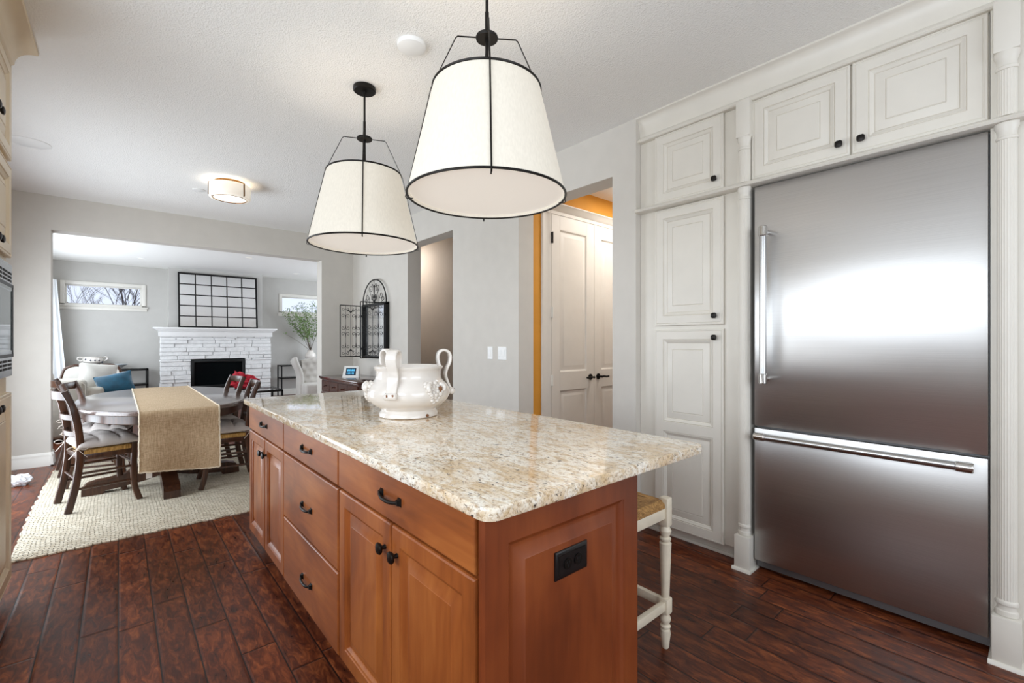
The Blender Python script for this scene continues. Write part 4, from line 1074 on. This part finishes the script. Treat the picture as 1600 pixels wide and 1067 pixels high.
t = thing('fireplace', (1.6, 11.35, 0), 'white ledgestone fireplace with black firebox and white mantel', 'fireplace')
FXa, FXb, FYf = 0.615, 2.575, 11.20
m = MB(); rnd = random.Random(11); z = 0.0
m.box(FXa+0.03, 1.10, FYf+0.03, 11.42, 0, 1.375); m.box(2.08, FXb-0.03, FYf+0.03, 11.42, 0, 1.375); m.box(1.10, 2.08, FYf+0.03, 11.42, 0.90, 1.375); m.box(1.10, 2.08, FYf+0.03, 11.42, 0, 0.28)
while z < 1.37:
    h = min(rnd.choice((0.045, 0.06, 0.075, 0.09)), 1.375-z)
    x = FXa
    while x < FXb-0.01:
        L = min(rnd.uniform(0.16, 0.5), FXb-x)
        if FXb-x-L < 0.1: L = FXb-x
        x0, x1 = x, x+L; x += L
        segs = [(x0, x1)]
        if z+h > 0.29 and z < 0.885:
            segs = []
            if x0 < 1.11: segs.append((x0, min(x1, 1.11)))
            if x1 > 2.07: segs.append((max(x0, 2.07), x1))
        for a, b in segs:
            if b-a < 0.02: continue
            p = rnd.uniform(-0.026, 0.012); sa = rnd.uniform(-0.008, 0.008) if a < FXa+0.01 else 0; sb = rnd.uniform(-0.008, 0.008) if b > FXb-0.01 else 0
            m.box(a+0.004+sa, b-0.004+sb, FYf+p, 11.40, z+0.0035, z+h-0.0035, 0.005, 1)
    z += h
m.build('stone_surround', M_stone, t, 20)
m = MB()
MP = [(11.42, 1.372), (11.175, 1.372), (11.175, 1.470), (11.165, 1.474), (11.160, 1.487), (11.135, 1.505), (11.110, 1.515), (11.105, 1.524), (11.105, 1.545), (11.42, 1.545)]
m.box(FXa-0.02, FXb+0.02, 11.165, 11.42, 1.362, 1.462, 0.003)
for k, (ins, z0, z1) in enumerate(((0.03, 1.462, 1.475), (0.045, 1.475, 1.490), (0.065, 1.488, 1.502), (0.085, 1.500, 1.512), (0.105, 1.510, 1.540))):
    m.box(FXa-ins, FXb+ins, 11.165-ins*0.75, 11.42, z0, z1, 0.003)
m.build('mantel', M_mant, t)
m = MB()
for a, b, z0, z1 in ((1.11, 1.165, 0.29, 0.885), (2.015, 2.07, 0.29, 0.885), (1.165, 2.015, 0.83, 0.885), (1.165, 2.015, 0.29, 0.36)): m.box(a, b, FYf-0.012, FYf+0.05, z0, z1, 0.003)
fb = m.build('firebox_frame', M_firebox, t)
m = MB(); m.box(1.12, 2.06, 11.405, 11.415, 0.29, 0.89); m.box(1.12, 1.13, FYf+0.05, 11.41, 0.29, 0.89); m.box(2.05, 2.06, FYf+0.05, 11.41, 0.29, 0.89); m.box(1.12, 2.06, FYf+0.05, 11.41, 0.285, 0.30); m.build('firebox', M_firebox, t)
m = MB()
for p0, p1, r in (((1.3, 11.31, 0.37), (1.85, 11.33, 0.38), 0.05), ((1.38, 11.29, 0.45), (1.78, 11.36, 0.49), 0.045), ((1.62, 11.27, 0.40), (1.50, 11.36, 0.60), 0.04), ((1.75, 11.27, 0.42), (1.62, 11.36, 0.64), 0.035)): m.tube([p0, Vector(p0).lerp(Vector(p1), 0.5)+Vector((0, 0, 0.012)), p1], r, 10)
m.build('gas_log', M_log, t)
MB().box(1.15, 2.03, FYf+0.020, FYf+0.024, 0.35, 0.84).build('firebox_glass', M_fireglass, t)

t = thing('grid_mirror', (1.62, 11.30, 1.54), 'black framed mirror divided into a five by five grid leaning on the mantel', 'mirror')
gx0, gx1, gz0, gz1 = 0.912, 2.325, 1.546, 2.665
yl = lambda z: 11.27+0.12*(z-gz0)/(gz1-gz0)
m = MB()
def gbar(xa, za, xb, zb, w_, d_=0.030):
    vert = abs(xb-xa) < 1e-6
    P = [(xa, yl(za), za), (xb, yl(zb), zb)]
    m.sweep(P, rect(w_, d_), (1, 0, 0) if vert else (0, 0, 1))
for i in range(6):
    x = gx0+0.012+(gx1-gx0-0.024)*i/5; gbar(x, gz0, x, gz1, 0.030 if i in (0, 5) else 0.017)
    z = gz0+0.012+(gz1-gz0-0.024)*i/5; gbar(gx0, z, gx1, z, 0.030 if i in (0, 5) else 0.017)
m.build('grid_frame', M_iron, t)
m = MB(); v = [m._v((x, yl(z)+dy, z)) for dy in (0.002, 0.012) for x, z in ((gx0+0.01, gz0+0.01), (gx1-0.01, gz0+0.01), (gx1-0.01, gz1-0.01), (gx0+0.01, gz1-0.01))]
m.face(v[:4]); m.face(v[4:][::-1])
for j in range(4): m.face((v[j], v[(j+1) % 4], v[4+(j+1) % 4], v[4+j]))
m.build('mirror_pane', M_mirror, t)

def metal_table(name, x0, x1, y0, y1, h, label, shelf=None, r=0.012, glass=True, cat='table'):
    t = thing(name, ((x0+x1)/2, (y0+y1)/2, 0), label, cat)
    for x in (x0+r, x1-r):
        for y in (y0+r, y1-r): MB().box(x-r, x+r, y-r, y+r, 0, h, 0.002).build('leg', M_iron, t)
    def ringf(z, nm):
        m = MB()
        for y in (y0+r, y1-r): m.box(x0, x1, y-r, y+r, z-2*r, z, 0.002)
        for x in (x0+r, x1-r): m.box(x-r, x+r, y0, y1, z-2*r, z, 0.002)
        m.build(nm, M_iron, t)
    ringf(h, 'top_frame')
    MB().box(x0+0.01, x1-0.01, y0+0.01, y1-0.01, h, h+0.008).build('glass_top', M_tabglass, t)
    if shelf: ringf(shelf, 'shelf_frame'); MB().box(x0+0.01, x1-0.01, y0+0.01, y1-0.01, shelf, shelf+0.006).build('glass_shelf', M_tabglass, t)
metal_table('console_table', -0.62, 0.445, 11.28, 11.62, 0.735, 'black metal and glass console table holding the bowl, left of the fireplace', 0.445, 0.017)
metal_table('side_shelf', 2.80, 3.75, 11.25, 11.60, 0.715, 'black metal two-tier shelf table right of the fireplace', 0.43, 0.013)
metal_table('coffee_table', 1.42, 2.16, 8.55, 9.25, 0.43, 'low black metal coffee table with glass top before the fireplace', None, 0.016)
# bowl and tureen on the console
m = MB().lathe([(0, 0.0), (0.06, 0.0), (0.06, 0.012), (0.10, 0.040), (0.150, 0.075), (0.162, 0.082), (0.160, 0.088), (0.145, 0.080), (0.09, 0.045), (0.0, 0.03)], (-0.02, 11.43), 32, z0=0.743).weld()
tag(m.build('bowl', simple('grey_glaze', (178, 186, 192), 0.25, var=0.05)), 'pale grey shallow bowl on the black console table', 'bowl')
t = thing('soup_tureen', (-0.36, 11.45, 0.743), 'white two-handled tureen with blue marks on a dark stand on the console', 'tureen')
c = (-0.36, 11.45)
MB().lathe([(0, 0), (0.13, 0), (0.14, 0.02), (0.12, 0.04), (0.10, 0.10), (0, 0.10)], c, 28, z0=0.743).weld().build('stand', M_iron, t)
b_ = MB().lathe([(0, 0.10), (0.085, 0.10), (0.10, 0.115), (0.135, 0.14), (0.145, 0.18), (0.135, 0.22), (0.142, 0.235), (0.132, 0.235), (0.12, 0.19), (0, 0.13)], c, 32, z0=0.743).weld().build('body', M_ceramic, t)
for s_ in (-1, 1):
    MB().tube(bez([(c[0]+s_*0.138, c[1], 0.773+0.185), (c[0]+s_*0.185, c[1], 0.773+0.20), (c[0]+s_*0.205, c[1], 0.773+0.165), (c[0]+s_*0.17, c[1], 0.773+0.13), (c[0]+s_*0.142, c[1], 0.773+0.135)], 5), 0.012, 8).build('handle', M_ceramic, t)
m = MB()
for a in (-100, -75, -130, -50, -20): 
    ar = math.radians(a); m.blob((c[0]+0.140*math.cos(ar), c[1]+0.140*math.sin(ar), 0.773+0.13+0.03*math.sin(a)), (0.014, 0.014, 0.02), 1)
m.build('blue_motif', simple('cobalt_motif', (60, 66, 84), 0.3), b_)

def cushion(cx, cy, cz, w_, h, d_, rotz, tilt, name, mat, parent=None, roll=0.0, n=18):
    m = MB()
    def sh(u, v, s_):
        x, y = 2*u-1, 2*v-1
        e = (max(0, 1-abs(x)**2.6)*max(0, 1-abs(y)**2.6))**0.6
        k = 0.96+0.07*abs(x*y)
        return (x*w_/2*k, s_*d_/2*e+0.004*math.sin(6*x+4*y), y*h/2*k)
    m.grid(lambda u, v: sh(u, v, -1), n, n); m.grid(lambda u, v: sh(u, v, 1), n, n); m.weld(1e-3)
    m.xf(Matrix.Translation((cx, cy, cz)) @ Matrix.Rotation(rotz, 4, 'Z') @ Matrix.Rotation(tilt, 4, 'X') @ Matrix.Rotation(roll, 4, 'Y'))
    return m.build(name, mat, parent, 70)
# slipcovered sofa facing the right, its near arm towards the kitchen
t = thing('sofa', (-0.45, 8.8, 0), 'slipcovered linen sofa with white cushions behind the oval dining table', 'sofa')
m = MB().box(-0.98, -0.31, 7.95, 8.22, 0.04, 0.765, 0.055, 5); m.build('arm', M_slip, t, 60)
m = MB().box(-0.98, -0.31, 9.40, 9.65, 0.04, 0.70, 0.05, 5); m.build('arm', M_slip, t, 60)
MB().box(-0.33, -0.14, 7.97, 8.20, 0.04, 0.665, 0.045, 5).build('arm_front', M_slip, t, 60)
MB().box(-1.02, -0.72, 8.0, 9.63, 0.04, 0.80, 0.06, 5).build('back', M_slip, t, 60)
MB().box(-0.80, -0.12, 8.16, 9.45, 0.04, 0.43, 0.03, 4).build('base', M_slip, t, 60)
for y0 in (8.23, 8.82): MB().box(-0.715, -0.10, y0, y0+0.575, 0.43, 0.585, 0.05, 5).build('seat_cushion', M_slip, t, 60)
m = MB(); m.tube([(-0.315, 7.96, 0.08), (-0.315, 7.955, 0.70), (-0.36, 7.965, 0.752)], 0.006, 6); m.build('piping', M_slip, t)
o = cushion(-0.215, 8.50, 0.775, 0.40, 0.36, 0.22, math.radians(14), math.radians(-16), 'sofa_pillow', M_whitefab, None, math.radians(8)); tag(o, 'plump white pillow propped on the sofa behind the teal pillow', 'pillow')
o = cushion(-0.035, 8.12, 0.69, 0.38, 0.29, 0.15, math.radians(-8), math.radians(-22), 'throw_pillow', M_blue, None, math.radians(-14)); tag(o, 'teal velvet throw pillow on the linen sofa', 'pillow')
# settee with carved dark rim
t = thing('settee', (-0.42, 10.5, 0), 'white upholstered settee with scalloped dark wood rim near the far console', 'settee')
def crest(u):
    x = -0.72+0.78*u
    z = 0.735+0.13*abs(math.sin(PI*u*2))**0.7 - (0.14*(1-u/0.06) if u < 0.06 else 0) - (0.14*((u-0.94)/0.06) if u > 0.94 else 0)
    return x, z
m = MB()
top = [crest(i/40) for i in range(41)]
pf = [m._v((x, 10.38, z-0.02)) for x, z in top]; pb = [m._v((x, 10.50, z-0.02)) for x, z in top]; qf = [m._v((x, 10.38, 0.30)) for x, z in top]; qb = [m._v((x, 10.50, 0.30)) for x, z in top]
for i in range(40):
    m.face((pf[i], pf[i+1], pb[i+1], pb[i])); m.face((qf[i], qf[i+1], pf[i+1], pf[i])); m.face((pb[i], pb[i+1], qb[i+1], qb[i])); m.face((qf[i], qb[i], qb[i+1], qf[i+1]))
m.face((qf[0], pf[0], pb[0], qb[0])); m.face((qf[-1], qb[-1], pb[-1], pf[-1])); m.build('back', M_whitefab, t)
MB().tube([(x, 10.39, z) for x, z in top], 0.022, 8).build('carved_rim', M_walnut, t)
MB().box(-0.72, 0.06, 9.92, 10.46, 0.22, 0.46, 0.04, 4).build('seat', M_whitefab, t, 60)
for x in (-0.68, 0.02):
    for y in (9.97, 10.42): MB().lathe([(0, 0), (0.014, 0), (0.026, 0.22), (0, 0.22)], (x, y), 12).weld().build('leg', M_walnut, t)
for x in (-0.77, 0.11): MB().box(x-0.05, x+0.05, 9.95, 10.46, 0.22, 0.66, 0.045, 4).build('arm', M_whitefab, t, 60)
# curtain at the living room window
m = MB()
def cur(u, v):
    z = 0.03+(2.35-0.03)*v; wd = 0.34-0.16*v
    return (-1.0+wd*u + 0.0, 11.25+0.03*math.sin(u*PI*7)+0.02*u, z)
m.grid(cur, 56, 6); m.grid(lambda u, v: tuple(Vector(cur(u, v))+Vector((0, 0.006, 0))), 56, 6)
tag(m.build('curtain', M_curtain, angle=80), 'white curtain hanging at the edge of the living room opening', 'curtain')
# red cloth
m = MB()
def redf(p): return 1+0.22*math.sin(p.x*5.3+p.z*4.1)*math.cos(p.y*4.7)+0.13*math.sin(9*p.x+7*p.z)+0.08*math.cos(15*p.z+6*p.y)
m.blob((1.63, 8.87, 0.575), (0.20, 0.16, 0.115), 4, redf)
m.blob((1.54, 8.84, 0.66), (0.10, 0.10, 0.09), 3, redf)
tag(m.build('red_cloth', M_red, angle=50), 'bunched red cloth heaped on the low black coffee table behind the chairs', 'cloth')
# tufted wing chair and vase
t = thing('wing_chair', (3.25, 10.1, 0), 'pale grey tufted wing chair at the edge of the opening', 'armchair')
m = MB()
def wing(u, v):
    x = 2.85+0.72*u; z = 0.40+0.47*v
    tuf = sum(math.exp(-((u*5-i-(0.5 if j % 2 else 0))**2*1.6+(v*4-j)**2*1.6)*4) for i in range(6) for j in range(5))
    return (x, 9.80+0.10*v-0.05*math.cos((u-0.5)*3)+0.035*min(1.0, tuf), z+0.05*math.sin(PI*u)*v)
m.grid(wing, 40, 32); m.grid(lambda u, v: (2.85+0.72*u, 9.95+0.10*v, 0.40+0.47*v+0.05*math.sin(PI*u)*v), 40, 32)
e = []
for u, v in [(i/40, 1) for i in range(41)]: e.append((wing(u, v), (2.85+0.72*u, 10.05, 0.87+0.05*math.sin(PI*u))))
va = [(m._v(a), m._v(b)) for a, b in e]
for p, q in zip(va, va[1:]): m.face((p[0], q[0], q[1], p[1]))
m.weld(1e-4); m.build('tufted_back', M_chairfab, t, 60)
m = MB()
m.sweep(bez([(2.80, 9.88, 0.05), (2.815, 9.88, 0.40), (2.80, 9.90, 0.62), (2.72, 9.90, 0.82), (2.70, 9.92, 0.90)], 5), rrect(0.30, 0.09, 0.04, 3), (0, 1, 0)); m.build('wing', M_chairfab, t, 60)
MB().sweep(bez([(3.62, 9.88, 0.05), (3.61, 9.88, 0.40), (3.62, 9.90, 0.62), (3.68, 9.90, 0.82), (3.70, 9.92, 0.90)], 5), rrect(0.30, 0.09, 0.04, 3), (0, 1, 0)).build('wing', M_chairfab, t, 60)
MB().box(2.80, 3.62, 9.42, 10.02, 0.12, 0.42, 0.05, 4).build('seat', M_chairfab, t, 60)
for x in (2.84, 3.58):
    for y in (9.47, 9.97): MB().box(x-0.02, x+0.02, y-0.02, y+0.02, 0, 0.13).build('leg', M_walnut, t)
t = thing('branch_vase', (3.48, 11.40, 0.725), 'white vase of leafy green branches on the black shelf table', 'vase')
MB().lathe([(0, 0.0), (0.055, 0.0), (0.06, 0.02), (0.05, 0.05), (0.09, 0.10), (0.125, 0.17), (0.12, 0.23), (0.08, 0.28), (0.06, 0.30), (0.075, 0.33), (0.065, 0.33), (0.05, 0.30), (0, 0.28)], (3.48, 11.40), 28, z0=0.725).weld().build('vase', M_ceramic, t)
m = MB(); ml = MB(); rnd = random.Random(21)
base = Vector((3.48, 11.40, 1.02))
tips = [(-0.62, -0.15, 0.42), (-0.50, -0.08, 0.98), (-0.40, -0.2, 0.86), (-0.32, 0.02, 1.05), (-0.22, -0.12, 1.12), (-0.12, 0.05, 1.0), (0.0, -0.1, 1.15), (0.15, 0.0, 1.05), (0.28, -0.08, 0.98), (-0.45, 0.03, 0.72), (-0.56, 0.0, 0.88), (0.40, 0.02, 0.80), (-0.28, -0.16, 0.78), (-0.15, -0.2, 0.9)]
for i, tp_ in enumerate(tips):
    tip = base+Vector(tp_); mid = base.lerp(tip, 0.5)+Vector((rnd.uniform(-.04, .04), rnd.uniform(-.04, .04), 0.06))
    pts = bez([base+Vector((0, 0, -0.18)), base, mid, tip], 6); n = len(pts)
    m.tube(pts, 0.006, 5, scales=[1-0.75*k/n for k in range(n)])
    if i == 0: leaves = [pts[-1]]
    else: leaves = pts[10:]
    for p in leaves:
        for _ in range(15 if i else 4):
            c = p+Vector((rnd.gauss(0, .035), rnd.gauss(0, .035), rnd.gauss(0, .03)))
            a, b2 = rnd.uniform(0, 2*PI), rnd.uniform(-0.6, 0.9); L = rnd.uniform(0.03, 0.055)
            d_ = Vector((math.cos(a)*math.cos(b2), math.sin(a)*math.cos(b2), math.sin(b2))); s2 = d_.orthogonal().normalized()*L*0.28
            ml.face([ml._v(c), ml._v(c+d_*L*0.5+s2), ml._v(c+d_*L), ml._v(c+d_*L*0.5-s2)])
br = m.build('branches', M_twig, t); ml.build('leaves', M_leaf, br, smooth=False)

# bare tree outside the left window
m = MB(); rnd = random.Random(4)
def grow(p, d, L, r, depth):
    pts = [p]; q = p.copy(); dd = d.copy()
    for i in range(5):
        dd = (dd+Vector((rnd.uniform(-.16, .16), rnd.uniform(-.16, .16), rnd.uniform(-.06, .12)))).normalized(); q = q+dd*L/5; pts.append(q.copy())
    m.tube(pts, r, 6, scales=[1-0.45*i/5 for i in range(6)])
    if depth:
        for i in (2, 3, 4, 5):
            for _ in range(1 if depth > 2 else 2):
                a = rnd.uniform(0, 2*PI); n_ = (dd+Vector((math.cos(a), math.sin(a)*0.5, rnd.uniform(-0.1, 0.5)))*0.85).normalized()
                grow(pts[i], n_, L*rnd.uniform(0.5, 0.7), r*0.5, depth-1)
grow(Vector((0.62, 17.0, -0.3)), Vector((-0.12, 0, 1)), 2.2, 0.042, 3)
grow(Vector((-1.15, 17.6, 0.6)), Vector((0.05, 0, 1)), 1.7, 0.024, 2)
tag(m.build('bare_tree', M_bark, angle=60), 'leafless tree seen through the narrow living room window', 'tree')
